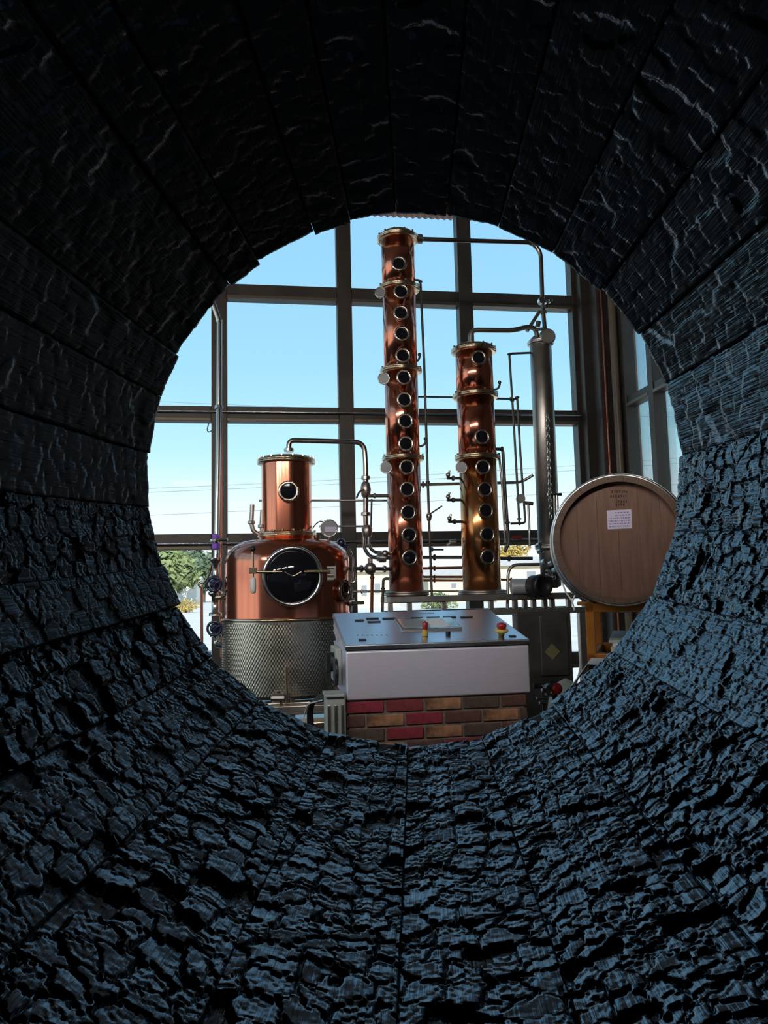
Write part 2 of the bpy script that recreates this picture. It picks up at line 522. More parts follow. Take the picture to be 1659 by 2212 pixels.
# ------------------------------------------------------------------ the charred barrel around the camera
def build_barrel():
    byaw, bpit, cx, cz, d = 0.1924, 0.0386, -0.0076, 0.0880, 0.7625
    L, R0, RB = 0.89, 0.265, 0.300
    ax = Vector((math.sin(byaw) * math.cos(bpit), math.cos(byaw) * math.cos(bpit), math.sin(bpit)))
    rx = Vector((math.cos(byaw), -math.sin(byaw), 0))
    up = rx.cross(ax)
    far = CAM + rx * cx + up * cz + ax * d           # centre of the far opening
    mid = far - ax * (L / 2)
    root = thing('charred_barrel', 'open-ended oak barrel with a charred black inside, seen from within', 'barrel', mid)
    joints = [-14.5, 1.5, 17.1, 29, 41.7, 55, 68.2, 79.9, 91, 101.3, 109.7, 123.7, 131.8, 151.5, 161.4, 174.3, 186.25,
              199.7, 208.8, 222, 235.75, 252, 268.5, 284, 300, 316.75, 331]
    joints = joints + [joints[0] + 360]
    rng = np.random.default_rng(11)
    A = np.array(ax); RXv = np.array(rx); UP = np.array(up); FAR = np.array(far) - np.array(mid)

    def noise2(u, v, seed, oct=3):
        """smooth value noise"""
        r = np.random.default_rng(seed)
        G = r.random((64, 64))
        out = 0; amp = 1; tot = 0
        for k in range(oct):
            uu, vv = u * 2 ** k + 17 * k, v * 2 ** k + 31 * k
            i, j = np.floor(uu).astype(int), np.floor(vv).astype(int)
            fu, fv = uu - i, vv - j
            fu = fu * fu * (3 - 2 * fu); fv = fv * fv * (3 - 2 * fv)
            g = lambda a, b: G[a % 64, b % 64]
            out = out + amp * ((g(i, j) * (1 - fu) + g(i + 1, j) * fu) * (1 - fv) + (g(i, j + 1) * (1 - fu) + g(i + 1, j + 1) * fu) * fv)
            tot += amp; amp *= .5
        return out / tot

    def char_height(u, s, seed, cell):
        """u: metres across the stave, s: metres along it. Cracked char: blocks split by crosswise cracks"""
        wu = u + (noise2(u / .012, s / .012, seed, 3) - .5) * .006
        ws = s + (noise2(u / .014, s / .010, seed + 1, 3) - .5) * .009 + (noise2(u / .05, s / .05, seed + 2, 2) - .5) * .018
        rf = np.random.default_rng(seed + 41).random(4096)
        fu = u / .0030 + (noise2(u / .02, s / .03, seed + 42, 2) - .5) * 1.5
        fk = np.floor(fu).astype(int)
        ws = ws + (rf[fk % 4096] - .5) * .0052
        au, asz = cell * 1.1, cell * .95
        U, S = wu / au, ws / asz
        i, j = np.floor(U).astype(int), np.floor(S).astype(int)
        r = np.random.default_rng(seed + 5)
        JU, JS, H, T1, T2 = r.random((97, 97)), r.random((97, 97)), r.random((97, 97)), r.random((97, 97)), r.random((97, 97))
        d1 = np.full(U.shape, 9.); d2 = np.full(U.shape, 9.)
        ii = np.zeros(U.shape, int); jj = np.zeros(U.shape, int); ou = np.zeros(U.shape); os_ = np.zeros(U.shape)
        for a in (-1, 0, 1):
            for b in (-1, 0, 1):
                ci, cj = (i + a) % 97, (j + b) % 97
                du = U - (i + a + .1 + .8 * JU[ci, cj]); ds = S - (j + b + .1 + .8 * JS[ci, cj])
                dd = .62 * np.maximum(np.abs(du) * .85, np.abs(ds)) + .38 * np.hypot(du * .85, ds)
                nb = dd < d1
                d2 = np.where(nb, d1, np.minimum(d2, dd))
                ii = np.where(nb, ci, ii); jj = np.where(nb, cj, jj)
                ou = np.where(nb, du, ou); os_ = np.where(nb, ds, os_)
                d1 = np.where(nb, dd, d1)
        e = d2 - d1
        crack = np.clip(1 - e / (.05 + .07 * noise2(u / .03, s / .03, seed + 21, 2)), 0, 1) ** .6
        h = H[ii, jj]
        # inward height: cell offset, a tilt that lifts one end, domed top
        z = (h - .5) * .0032 + (T1[ii, jj] * 1.2 - .35) * os_ * asz * .10 + (T2[ii, jj] - .5) * ou * au * .13
        z = z - crack * .0034
        # finer crosswise splits and lifted flakes
        q = ws / .0075 + (noise2(u / .008, s / .02, seed + 31, 3) - .5) * 2.2 + H[ii, jj] * 5
        fq = q - np.floor(q)
        msk = np.clip(noise2(u / .016, s / .016, seed + 33, 2) * 2.6 - .9, 0, 1)
        z = z + msk * ((fq - .5) * .0009 - np.clip(1 - fq / .14, 0, 1) * .0012) + (rf[(fk + 77) % 4096] - .5) * .0005
        gone = (h < .095)
        z = np.where(gone, -.0055 + (noise2(u / .006, s / .006, seed + 9) - .5) * .002, z)
        z = z + (noise2(u / .0024, s / .035, seed + 12, 2) - .5) * .0006 + (noise2(u / .005, s / .005, seed + 13, 2) - .5) * .0006
        return z

    for k, (a0, a1) in enumerate(zip(joints, joints[1:])):
        lit = (a1 > 195 and a0 < 372) or a1 < 12
        da = .0009 if lit else .0024
        amid, half = math.radians((a0 + a1) / 2), math.radians((a1 - a0) / 2)
        nu = max(8, int(2 * half * .29 / da))
        s = np.concatenate([np.arange(0, .50, da * 1.05), np.linspace(.50, L, 70)])
        t = np.linspace(-1, 1, nu)
        gap = .00025 / (half * .28)
        T, S = np.meshgrid(t * (1 - gap), s)
        r0 = RB - (RB - R0) * ((S - L / 2) / (L / 2)) ** 2
        am_ = (a0 + a1) / 2
        off = rng.normal() * .0014 - (.0045 if 112 < am_ < 215 else .003 if 45 < am_ < 215 else 0) + (.0025 if 238 < am_ < 305 else 0)
        th = amid + T * half
        rad = r0 * (1 + .5 * (half ** 2) / 3 * 1.0) * math.cos(half) / np.cos(T * half) if half < .3 else r0
        rad = .75 * rad * (1 + half ** 2 * .33) + .25 * r0 + off
        uu = T * half * .285
        amp = [1.0, .75, .45][k % 3] if lit else .42
        if 232 < a0 < 240 or a0 > 262: amp = 1.0
        if 312 < a0 < 330: amp = .55
        cell = (.018 if a0 < 283 else .0125) if lit else .022
        h = char_height(uu + k * .37, S, 100 + k * 20, cell) * (amp * .85)
        lip = np.clip(S / .012, 0, 1)
        h = h * (.45 + .55 * lip)
        ragged = (noise2(uu / .02 + k * 9, uu * 0 + k, 900 + k, 3) - .5) * .005 * (1 - np.clip(S / .02, 0, 1))
        rin = rad - h
        def P(th, r, s):
            return (FAR[None, None] - A * s[..., None] + RXv * (r * np.cos(th))[..., None] + UP * (r * np.sin(th))[..., None])
        G = P(th, rin, S + ragged)
        # skirts: extra rows around the grid that run back into the wood
        Sk = np.pad(G, ((1, 1), (1, 1), (0, 0)), mode='edge')
        thp = np.pad(th, 1, mode='edge'); Sp = np.pad(S + ragged, 1, mode='edge'); rp_ = np.pad(rad, 1, mode='edge') + .012
        B = P(thp, rp_, Sp)
        for sl in ((0, slice(None)), (-1, slice(None)), (slice(None), 0), (slice(None), -1)):
            Sk[sl] = B[sl]
        n0, n1 = Sk.shape[:2]
        verts = Sk.reshape(-1, 3)
        idx = np.arange(n0 * n1).reshape(n0, n1)
        quads = np.stack([idx[:-1, :-1], idx[:-1, 1:], idx[1:, 1:], idx[1:, :-1]], -1).reshape(-1, 4)
        nf = len(quads)
        # outer slab of the stave
        sl_s = np.linspace(0, L, 13); sl_t = np.linspace(-1, 1, 4)
        T2, S2 = np.meshgrid(sl_t * (1 - gap), sl_s)
        rr = RB - (RB - R0) * ((S2 - L / 2) / (L / 2)) ** 2
        T3 = T2 / (1 - gap) * 1.004
        inn = P(amid + T3 * half, rr + .0085 + max(off, 0), S2); out = P(amid + T3 * half, rr + .030, S2)
        bv = np.concatenate([inn.reshape(-1, 3), out.reshape(-1, 3)])
        i0 = np.arange(52).reshape(13, 4); o0 = i0 + 52
        q = [np.stack([o0[:-1, :-1], o0[1:, :-1], o0[1:, 1:], o0[:-1, 1:]], -1).reshape(-1, 4)]
        q.append(np.stack([i0[:-1, :-1], i0[:-1, 1:], i0[1:, 1:], i0[1:, :-1]], -1).reshape(-1, 4))
        for a, b in ((i0[:, 0], o0[:, 0]), (o0[:, -1], i0[:, -1])):
            q.append(np.stack([a[:-1], a[1:], b[1:], b[:-1]], -1))
        for a, b in ((o0[0], i0[0]), (i0[-1], o0[-1])):
            q.append(np.stack([a[:-1], b[:-1], b[1:], a[1:]], -1))
        q = np.concatenate(q) + len(verts)
        av = np.concatenate([verts, bv]); aq = np.concatenate([quads, q])
        me = bpy.data.meshes.new('stave')
        me.vertices.add(len(av)); me.vertices.foreach_set('co', av.astype(np.float32).ravel())
        me.loops.add(aq.size); me.loops.foreach_set('vertex_index', aq.astype(np.int32).ravel())
        me.polygons.add(len(aq)); me.polygons.foreach_set('loop_start', np.arange(0, aq.size, 4, dtype=np.int32))
        mi = np.zeros(len(aq), np.int32); mi[nf:] = 1
        me.materials.append(M['char']); me.materials.append(M['oak_out'])
        me.polygons.foreach_set('material_index', mi)
        uvl = me.uv_layers.new(name='UVMap')
        uvv = np.zeros((len(av), 2), np.float32)
        uvv[:len(verts), 0] = np.pad(uu, 1, mode='edge').ravel() + k * .37
        uvv[:len(verts), 1] = np.pad(S, 1, mode='edge').ravel() + k * .11
        uvl.data.foreach_set('uv', uvv[aq.ravel()].ravel())
        me.update(calc_edges=True)
        me.validate()
        o = bpy.data.objects.new('stave', me)
        COL.objects.link(o)
        o.parent = root
    for s0, w in ((.012, .038), (.135, .04), (.27, .04), (.58, .04), (.715, .04), (.84, .038)):
        pr = []
        f = lambda x: RB - (RB - R0) * ((x - L / 2) / (L / 2)) ** 2 + .0305
        mb = MB().lathe([(f(s0), s0), (f(s0) + .003, s0), (f(s0 + w) + .003, s0 + w), (f(s0 + w), s0 + w), (f(s0), s0)], far, -ax, 64)
        part('hoop', mb, M['hoop'], root)
    # stand that carries the barrel
    st = thing('barrel_stand', 'timber trestle stand carrying the charred barrel', 'stand', (mid.x, mid.y, 0))
    fl = Vector((ax.x, ax.y, 0)).normalized(); sd = Vector((rx.x, rx.y, 0))
    for e in (-.27, .27):
        c = mid + ax * e
        rr = RB - (RB - R0) * (e / (L / 2)) ** 2 + .034
        zt = c.z - rr * math.cos(.5) + .0
        n = 12
        vs = []
        for sgn in (-1, 1):
            for i in range(n + 1):
                a = -.55 + 1.1 * i / n
                vs.append(c + sd * (rr * math.sin(a)) + fl * (.03 * sgn) - Vector((0, 0, rr * math.cos(a))))
            for i in range(n + 1):
                a = -.55 + 1.1 * i / n
                q_ = c + sd * (rr * math.sin(a)) + fl * (.03 * sgn); q_.z = c.z - rr - .12
                vs.append(q_)
        m1 = n + 1
        fs = []
        for i in range(n):
            fs += [(i, i + 1, m1 + i + 1, m1 + i), (2 * m1 + i + 1, 2 * m1 + i, 3 * m1 + i, 3 * m1 + i + 1),
                   (i + 1, i, 2 * m1 + i, 2 * m1 + i + 1), (m1 + i, m1 + i + 1, 3 * m1 + i + 1, 3 * m1 + i)]
        fs += [(0, m1, 3 * m1, 2 * m1), (n, 2 * m1 + n, 3 * m1 + n, m1 + n)]
        part('cradle', MB().add(vs, fs), M['timber'], st)
        for sgn in (-1, 1):
            b = c + sd * (.15 * sgn)
            part('leg', MB().obox((b.x, b.y, (c.z - rr - .12) / 2), fl, sd, (0, 0, 1), (.04, .04, (c.z - rr - .12) / 2), .004), M['timber'], st)
    for sgn in (-1, 1):
        b = mid + sd * (.15 * sgn)
        part('rail', MB().obox((b.x, b.y, .35), fl, sd, (0, 0, 1), (.23, .025, .04), .004), M['timber'], st)
build_barrel()

# ------------------------------------------------------------------ shared bits: sight glasses, gauges, valves, flanges
def sight_mesh(R, name):
    ring = MB().lathe([(R * .68, .0), (R * .68, .030), (R * .74, .034), (R * .97, .034), (R, .030), (R, .012), (R * .86, .010), (R * .86, -.03)], (0, 0, 0), (0, 0, 1), 32)
    for i in range(8):
        a = 2 * PI * (i + .5) / 8
        ring.cyl((R * .86 * math.cos(a), R * .86 * math.sin(a), .034), (0, 0, 1), R * .09, .006, 6)
    gl = MB().lathe([(0, .026), (R * .4, .0255), (R * .69, .024)], (0, 0, 0), (0, 0, 1), 24)
    return ring.mesh('sight_glass_ring', M['bronze']), gl.mesh('glass_pane', M['sight'])

def sight(parent, meshes, c, n):
    Mx = orient(c, n)
    o = inst('sight_glass', meshes[0], parent, Mx)
    g = bpy.data.objects.new('glass_pane', meshes[1])
    COL.objects.link(g)
    g.parent = o
    return o

def on_cyl(px, py, C, r):
    """point where the view ray first meets the vertical cylinder of axis C, radius r; with the outward normal"""
    d = C_R * ((px - 829.5) / F) + C_D * ((py - 1106) / F) + C_F
    a = d.x ** 2 + d.y ** 2
    b = 2 * (d.x * (CAM.x - C[0]) + d.y * (CAM.y - C[1]))
    c = (CAM.x - C[0]) ** 2 + (CAM.y - C[1]) ** 2 - r * r
    disc = max(0, b * b - 4 * a * c)
    t = (-b - math.sqrt(disc)) / (2 * a)
    p = CAM + d * t
    return p, Vector((p.x - C[0], p.y - C[1], 0)).normalized()

def gauge(parent, c, n, r, name='thermometer', lab=None):
    """dial on a short stem"""
    g = part(name, MB().lathe([(0, -.02), (r * .9, -.02), (r, -.012), (r, .008), (r * .9, .012), (r * .88, .006)], c, n, 24), M['steel'], parent)
    part('dial', MB().lathe([(0, .0065), (r * .88, .006)], c, n, 24), M['dial'], g)
    part('stem', MB().tube([Vector(c) - Vector(n) * .015, Vector(c) - Vector(n) * .13], .009, 8), M['steel'], g)
    return g

def flange(z, C, r, h=.03, lip=.03):
    return MB().lathe([(r - .01, z - h), (r + lip * .5, z - h), (r + lip, z - h * .6), (r + lip, z - h * .12), (r + lip * .7, z), (r + lip, z + h * .12),
                       (r + lip, z + h * .6), (r + lip * .5, z + h), (r - .01, z + h)], (C[0], C[1], 0), (0, 0, 1), 48)

def bolts(mb, z, C, r, n, s=.008):
    for i in range(n):
        a = 2 * PI * i / n + .2
        mb.cyl((C[0] + r * math.cos(a), C[1] + r * math.sin(a), z), (0, 0, 1), s, .014, 6)
    return mb

def zof(px, py, C, r):
    return on_cyl(px, py, C, r)[0].z

# ------------------------------------------------------------------ the tall columns
def column(label, C, r, zb, zt, flz, sights, gauges, copper, sr):
    root = thing('copper_column', label, 'still column', (C[0], C[1], zb))
    zs = [zb] + flz[::-1] + [zt]
    for z0, z1 in zip(zs, zs[1:]):
        part('section', MB().lathe([(r - .006, z0), (r, z0), (r, z1), (r - .006, z1)], (C[0], C[1], 0), (0, 0, 1), 64), copper, root)
    for z in flz:
        fo = part('flange', flange(z, C, r, .022, .036), M['brass'], root)
        part('bolts', bolts(MB(), z + .02, C, r + .024, 12), M['steel'], fo)
    base = flange(zb + .02, C, r, .022, .045)
    part('base_flange', base, M['steel_dull'], root)
    me = sight_mesh(sr, 's')
    for px, py in sights:
        p, n = on_cyl(px, py, C, r)
        sight(root, me, p, n)
    for px, py, gr in gauges:
        p, n = on_cyl(px, py, C, r + .05)
        gauge(root, p + n * .03, (Vector((CAM.x - p.x, CAM.y - p.y, -.25))).normalized(), gr)
    return root

C1 = (1.126, 6.30); R1 = 0.142
zf = lambda y, C, r: zof(865 if C is C1 else 1032, y, C, r)
fl1 = [zof(857, 501, C1, R1), zof(860, 611, C1, R1), zof(866, 792, C1, R1), zof(874, 985, C1, R1)]
zt1 = fl1[0]
col1 = column('tallest copper still column with fourteen round sight glasses', C1, R1, 1.30, zt1, fl1,
    [(862, 572), (866, 632), (866, 678), (868, 723), (870, 770), (872, 817), (873, 865), (875, 911), (876, 960), (878, 1010), (879, 1058), (881, 1107), (883, 1156), (884, 1205)],
    [(827, 634, .046), (834, 819, .05), (839, 1011, .05)], M['copper'], .066)
part('lid', MB().lathe([(R1 + .01, zt1 + .02), (R1 + .005, zt1 + .035), (R1 - .01, zt1 + .05), (R1 * .7, zt1 + .062), (0, zt1 + .066)], (C1[0], C1[1], 0), (0, 0, 1), 48), M['steel_dull'], col1)
C2 = (1.755, 6.25); R2 = 0.158
fl2 = [zof(1020, 747, C2, R2), zof(1024, 847, C2, R2), zof(1030, 983, C2, R2)]
col2 = column('shorter copper still column with an amber base and seven sight glasses', C2, R2, 1.295, fl2[0], fl2,
    [(1033, 775), (1040, 945), (1042, 1010), (1046, 1058), (1048, 1104), (1051, 1155), (1052, 1204)],
    [(1001, 1011, .05)], M['copper'], .066)
part('lid', MB().lathe([(R2 + .02, fl2[0] + .02), (R2 + .015, fl2[0] + .03), (R2 - .01, fl2[0] + .042), (R2 * .6, fl2[0] + .052), (0, fl2[0] + .055)], (C2[0], C2[1], 0), (0, 0, 1), 48), M['steel_dull'], col2)
for c in col2.children:
    if c.name.startswith('section') and c.data.vertices[0].co.z < .4:
        c.data.materials[0] = M['copper_old']

# ------------------------------------------------------------------ pot still
K = (0.150, 6.20); RK = 0.49
kr_ = thing('pot_still', 'copper pot still with a dimpled steel lower jacket and round manway', 'still', (K[0], K[1], 0))
zj = at(620, 1337, 5.75).z
z_top = at(620, 1165, 6.2).z
z_neck = at(620, 1152, 6.0).z
zb = at(620, 1503, 5.75).z
def hexdimple():
    nu, nv = 840, 150
    h = zj - zb
    a = np.linspace(0, 2 * PI, nu, endpoint=False); z = np.linspace(zb, zj - .012, nv)
    Aa, Z = np.meshgrid(a, z)
    cu = Aa / (2 * PI) * 140; cv = (Z - zb) / .019
    d = np.cos(2 * PI * (cu + 0)) * np.cos(PI * cv)
    rr = RK + .022 + .0013 * np.sign(d) * np.abs(d) ** .8 * np.clip((zj - .02 - Z) / .02, 0, 1)
    vs = np.stack([K[0] + rr * np.cos(Aa), K[1] + rr * np.sin(Aa), Z], -1).reshape(-1, 3)
    idx = np.arange(nu * nv).reshape(nv, nu); nx = np.roll(idx, -1, 1)
    q = np.stack([idx[:-1], nx[:-1], nx[1:], idx[1:]], -1).reshape(-1, 4)
    mb = MB()
    mb.v = [Vector(v) for v in vs]; mb.f = [tuple(map(int, f)) for f in q]; mb.sm = [True] * len(q)
    return mb
part('steel_jacket', hexdimple(), M['jacket'], kr_)
part('jacket_rim', MB().lathe([(RK - .01, zj - .02), (RK + .024, zj - .02), (RK + .032, zj - .008), (RK + .024, zj + .004), (RK - .01, zj + .004)], (K[0], K[1], 0), (0, 0, 1), 72), M['brass'], kr_)
part('jacket_bottom', MB().lathe([(RK + .02, zb), (RK - .03, zb - .03), (0, zb - .05)], (K[0], K[1], 0), (0, 0, 1), 48), M['steel_dull'], kr_)
rn = 0.199
sh = [(RK, zj)]
zs = z_top - .19
sh += [(RK, zs)]
for i in range(1, 13):
    a = i / 12 * PI / 2
    sh.append((rn + .04 + (RK - rn - .04) * (math.cos(a) ** .75), zs + (z_top - .01 - zs) * math.sin(a)))
sh += [(rn + .02, z_top), (rn + .01, z_top + .03), (rn + .01, z_neck)]
part('copper_belly', MB().lathe(sh, (K[0], K[1], 0), (0, 0, 1), 96), M['copper'], kr_)
zt = at(620, 990, 6.0).z
part('neck_flange', bolts(flange(z_neck, K, rn, .022, .035), z_neck + .02, K, rn + .024, 16), M['brass'], kr_)
part('helmet', MB().lathe([(rn, z_neck), (rn, zt)], (K[0], K[1], 0), (0, 0, 1), 64), M['copper'], kr_)
part('top_flange', flange(zt, K, rn, .02, .035), M['brass'], kr_)
part('lid', bolts(MB().lathe([(rn + .03, zt + .02), (rn + .01, zt + .035), (rn * .5, zt + .055), (0, zt + .06)], (K[0], K[1], 0), (0, 0, 1), 48), zt + .022, K, rn + .022, 16), M['brass'], kr_)
p, n = on_cyl(623, 1062, K, rn)
sight(kr_, sight_mesh(.083, 'k'), p, n)
p, n = on_cyl(738, 1276, K, RK)
sight(kr_, sight_mesh(.088, 'k2'), p, n)
# manway on the belly
pm, nm = on_cyl(631, 1245, K, RK)
um, vm, _ = frame(nm)
mw = part('manway', MB().lathe([(.222, -.09), (.212, .03), (.222, .05), (.214, .062), (.198, .062), (.190, .05)], pm, nm, 56), M['steel'], kr_)
part('manway_glass', MB().lathe([(0, .105), (.06, .101), (.10, .092), (.15, .072), (.193, .045)], pm, nm, 48), M['sight'], mw)
bar = MB().tube([pm + um * -.27 + nm * .085 + vm * .035, pm + um * .27 + nm * .085 + vm * .03], .011, 10)
bar.tube([pm + um * -.06 + nm * .10 + vm * .03, pm + nm * .10 + vm * -.005, pm + um * .06 + nm * .10 + vm * .03], .008, 8)
part('crossbar', bar, M['brass'], mw)
hg = MB()
for dz in (.055, .0, -.03):
    hg.cyl(pm + um * .25 + nm * .06 + vm * dz, um, .016, .05, 10)
hg.obox(pm + um * .29 + nm * .05 + vm * .02, um, vm, nm, (.03, .05, .02), .006)
part('hinge', hg, M['steel_dull'], mw)
lev = part('lever', MB().tube([pm + um * -.285 + nm * .09 + vm * .19, pm + um * -.285 + nm * .09 + vm * -.02], .008, 8).obox(pm + um * -.285 + nm * .08 + vm * .045, um, vm, nm, (.028, .022, .02), .005), M['brass'], mw)
part('lever_knob', MB().sphere(pm + um * -.285 + nm * .09 + vm * .20, .022), M['black'], lev)
part('grip', MB().lathe([(0, 0), (.018, .006), (.022, .03), (.022, .10), (.015, .115), (0, .12)], pm + um * -.285 + nm * .09 + vm * -.12, vm, 14), M['white'], lev)
# legs and support ring
for a in (200, 270, 340, 90, 30, 150):
    x, y = K[0] + .44 * math.cos(math.radians(a)), K[1] + .44 * math.sin(math.radians(a))
    part('leg', MB().cyl((x, y, 0), (0, 0, 1), .035, zb - .0, 14, .004), M['steel_dull'], kr_)
part('skirt_beam', MB().obox((K[0] + .05, K[1] - .42, zb - .09), (1, 0, 0), (0, 1, 0), (0, 0, 1), (.50, .06, .045), .006), M['steel_dull'], kr_)
p0 = at(620, 1512, 5.62); p1 = at(618, 1440, 5.62)
part('level_tube', MB().tube([p0, p1], .013, 10).cyl(p0 - Vector((0, 0, .02)), (0, 0, 1), .025, .03, 12), M['brass'], kr_)
# two vent stubs beside the helmet
for (x, y0, y1) in ((545, 1090, 1150), (567, 1102, 1158)):
    q0 = at(x, y0, 6.2); q1 = at(x - 2, y1 - 18, 6.2); q2 = at(x + 3, y1, 6.2); q3 = at(x + 22, y1 + 6, 6.2)
    part('vent_stub', MB().tube([q0, q1, q2, q3], .018, 12).cyl(q1, (0, 0, 1), .030, .025, 12, .004), M['steel_dull'], kr_)
g0 = at(711, 1141, 6.05)
gg = gauge(kr_, g0, (-.05, -1, 0), .07, 'pressure_gauge')
part('gauge_label', MB().obox(g0 + Vector((.01, -.014, -.012)), (1, 0, 0), (0, 0, 1), (0, -1, 0), (.045, .022, .002)), M['paper'], gg)
part('gauge_stem', MB().tube([at(711, 1160, 6.07), at(711, 1190, 6.1)], .010, 8), M['steel'], gg)
part('capillary', MB().tube([at(703, 1130, 6.08), at(692, 1125, 6.1), at(682, 1132, 6.1), at(675, 1142, 6.1)], .005, 6, .03), M['black'], gg)
part('relief_valve', MB().sphere(at(737, 1172, 6.2), .035).cyl(at(728, 1178, 6.2), (1, 0, -.15), .014, .09, 10), M['navy'], kr_)
part('valve_knob', MB().cyl(at(682, 1160, 6.0), (.3, -.9, 0), .02, .05, 12, .004), M['brass'], kr_)

# ------------------------------------------------------------------ pipe things
def fitting(p, d, r, h=.03):
    return MB().cyl(Vector(p) - Vector(d).normalized() * h / 2, d, r, h, 16, .004)

def pipe(name, label, cat, pts, r, m, bend=None, fits=(), fmat=None, group=None):
    P = [at(*q) for q in pts]
    root = thing(name, label, cat, P[0], group)
    t = part('tube', MB().tube(P, r, 14, bend), m, root)
    for f in fits:
        i, w = f[0], f[1]
        c = P[i].lerp(P[i + 1], w)
        part('clamp', fitting(c, P[i + 1] - P[i], r * (f[2] if len(f) > 2 else 1.6), r * 1.4), fmat or m, root)
    return root

def wheel_valve(root, c, n, r, m):
    """round valve body with a hand wheel"""
    n = Vector(n).normalized(); c = Vector(c)
    v = part('valve', MB().sphere(c, r * .72), m, root)
    hw_ = MB().torus(c + n * r * .9, n, r * .88, r * .17, 28, 8)
    u_, v_, _ = frame(n)
    for k in range(3):
        a = 2 * PI * k / 3 + .5
        hw_.tube([c + n * r * .9, c + n * r * .9 + (u_ * math.cos(a) + v_ * math.sin(a)) * r * .88], r * .10, 8)
    hw_.cyl(c + n * r * .6, n, r * .3, r * .45, 14, .003)
    part('hand_wheel', hw_, m, v)
    part('bonnet', MB().sphere(c + n * r * .55 + Vector((0, 0, r * .15)), r * .32, 12), M['steel'], v)
    return v

def lever_valve(root, c, axis, r, hdir, hl=.07, hm=None):
    v = part('valve', MB().cyl(Vector(c) - Vector(axis).normalized() * r * 1.6, axis, r * 1.5, r * 3.2, 10, .003).sphere(c, r * 1.8, 12), M['steel_dull'], root)
    part('handle', MB().tube([Vector(c) + Vector((0, -r, r)), Vector(c) + Vector((0, -r * 1.5, r * 2)) + Vector(hdir) * hl], r * .45, 8), hm or M['red'], v)
    return v

Yk = 6.2
ly = pipe('vapour_arch_pipe', 'steel vapour pipe arching from the pot still lid down towards the tall column', 'pipe',
     [(624, 976, 6.2), (624, 951, 6.2), (786, 955, 6.25), (790, 1000, 6.25), (790, 1130, 6.25), (792, 1162, 6.25)], rp(11, 6.2), M['pipe_brown'], .10, [(0, .15, 1.9), (3, .25, 1.8), (3, .85, 1.9)], M['steel'])
part('butterfly_valve', MB().lathe([(.02, -.07), (.036, -.05), (.045, 0), (.036, .05), (.02, .07)], at(790, 1058, 6.25), (0, 0, 1), 16)
     .tube([at(786, 1058, 6.2), at(776, 1062, 6.15), at(770, 1076, 6.12)], .008, 8), M['steel_dull'], ly)
part('reducer', MB().lathe([(.02, -.05), (.04, -.03), (.045, .03), (.025, .06)], at(793, 1150, 6.25), (0, 0, 1), 16), M['steel_dull'], ly)
jb = pipe('return_pipe', 'pair of bright J-shaped steel bends entering the foot of the tall column', 'pipe',
     [(786, 1160, 6.22), (786, 1184, 6.22), (800, 1204, 6.22), (846, 1205, 6.25)], rp(8, 6.2), M['steel'], .12, [(2, .35, 1.9)])
part('tube', MB().tube([at(797, 1160, 6.2), at(797, 1180, 6.2), at(808, 1193, 6.2), at(846, 1196, 6.25)], rp(7, 6.2), 12, .1), M['steel'], jb)
part('check_valve', MB().cyl(at(818, 1206, 6.2), (1, 0, 0), .035, .06, 14, .005).sphere(at(832, 1196, 6.18), .03), M['steel_dull'], jb)
vt = pipe('vapour_pipe', 'long horizontal steel pipe leaving the top of the tallest column', 'pipe',
     [(893, 516, 6.28), (1150, 524, 6.3), (1168, 545, 6.3), (1172, 660, 6.3), (1178, 722, 6.28)], rp(10, 6.3), M['pipe_brown'], .06, [(0, .045, 2.1), (0, .06, 2.1), (2, .94, 2.0), (3, .25, 1.6)], M['steel'])
part('end_drum', MB().cyl(at(1178, 732, 6.27), (-.1, -1, -.05), rp(36, 6.3), .09, 28, .012), M['steel_dull'], vt)
sb = pipe('brace_pipe', 'short bright diagonal steel brace beside the condenser top', 'pipe', [(1166, 672, 6.28), (1138, 716, 6.28)], rp(8, 6.3), M['steel'])
part('bracket', MB().cyl(at(1167, 652, 6.26), (0, -1, 0), .03, .05, 12, .004), M['steel'], sb)
part('bracket', MB().cyl(at(1186, 652, 6.26), (0, -1, 0), .02, .05, 12, .004), M['steel'], sb)
va = pipe('vapour_bend_pipe', 'bent steel pipe from the shorter column lid over to the condenser', 'pipe',
     [(1017, 748, 6.25), (1017, 713, 6.25), (1108, 714, 6.25), (1140, 706, 6.27), (1156, 709, 6.28), (1160, 726, 6.3)], rp(11, 6.25), M['steel_dull'], .06, [(0, .2, 1.6)])
part('thermo_well', MB().cyl(at(1161, 706, 6.26), (.2, -.2, 1), .022, .05, 10, .003).cyl(at(1155, 712, 6.24), (1, -.3, 0), .014, .09, 10, .003), M['steel_dark'], va)
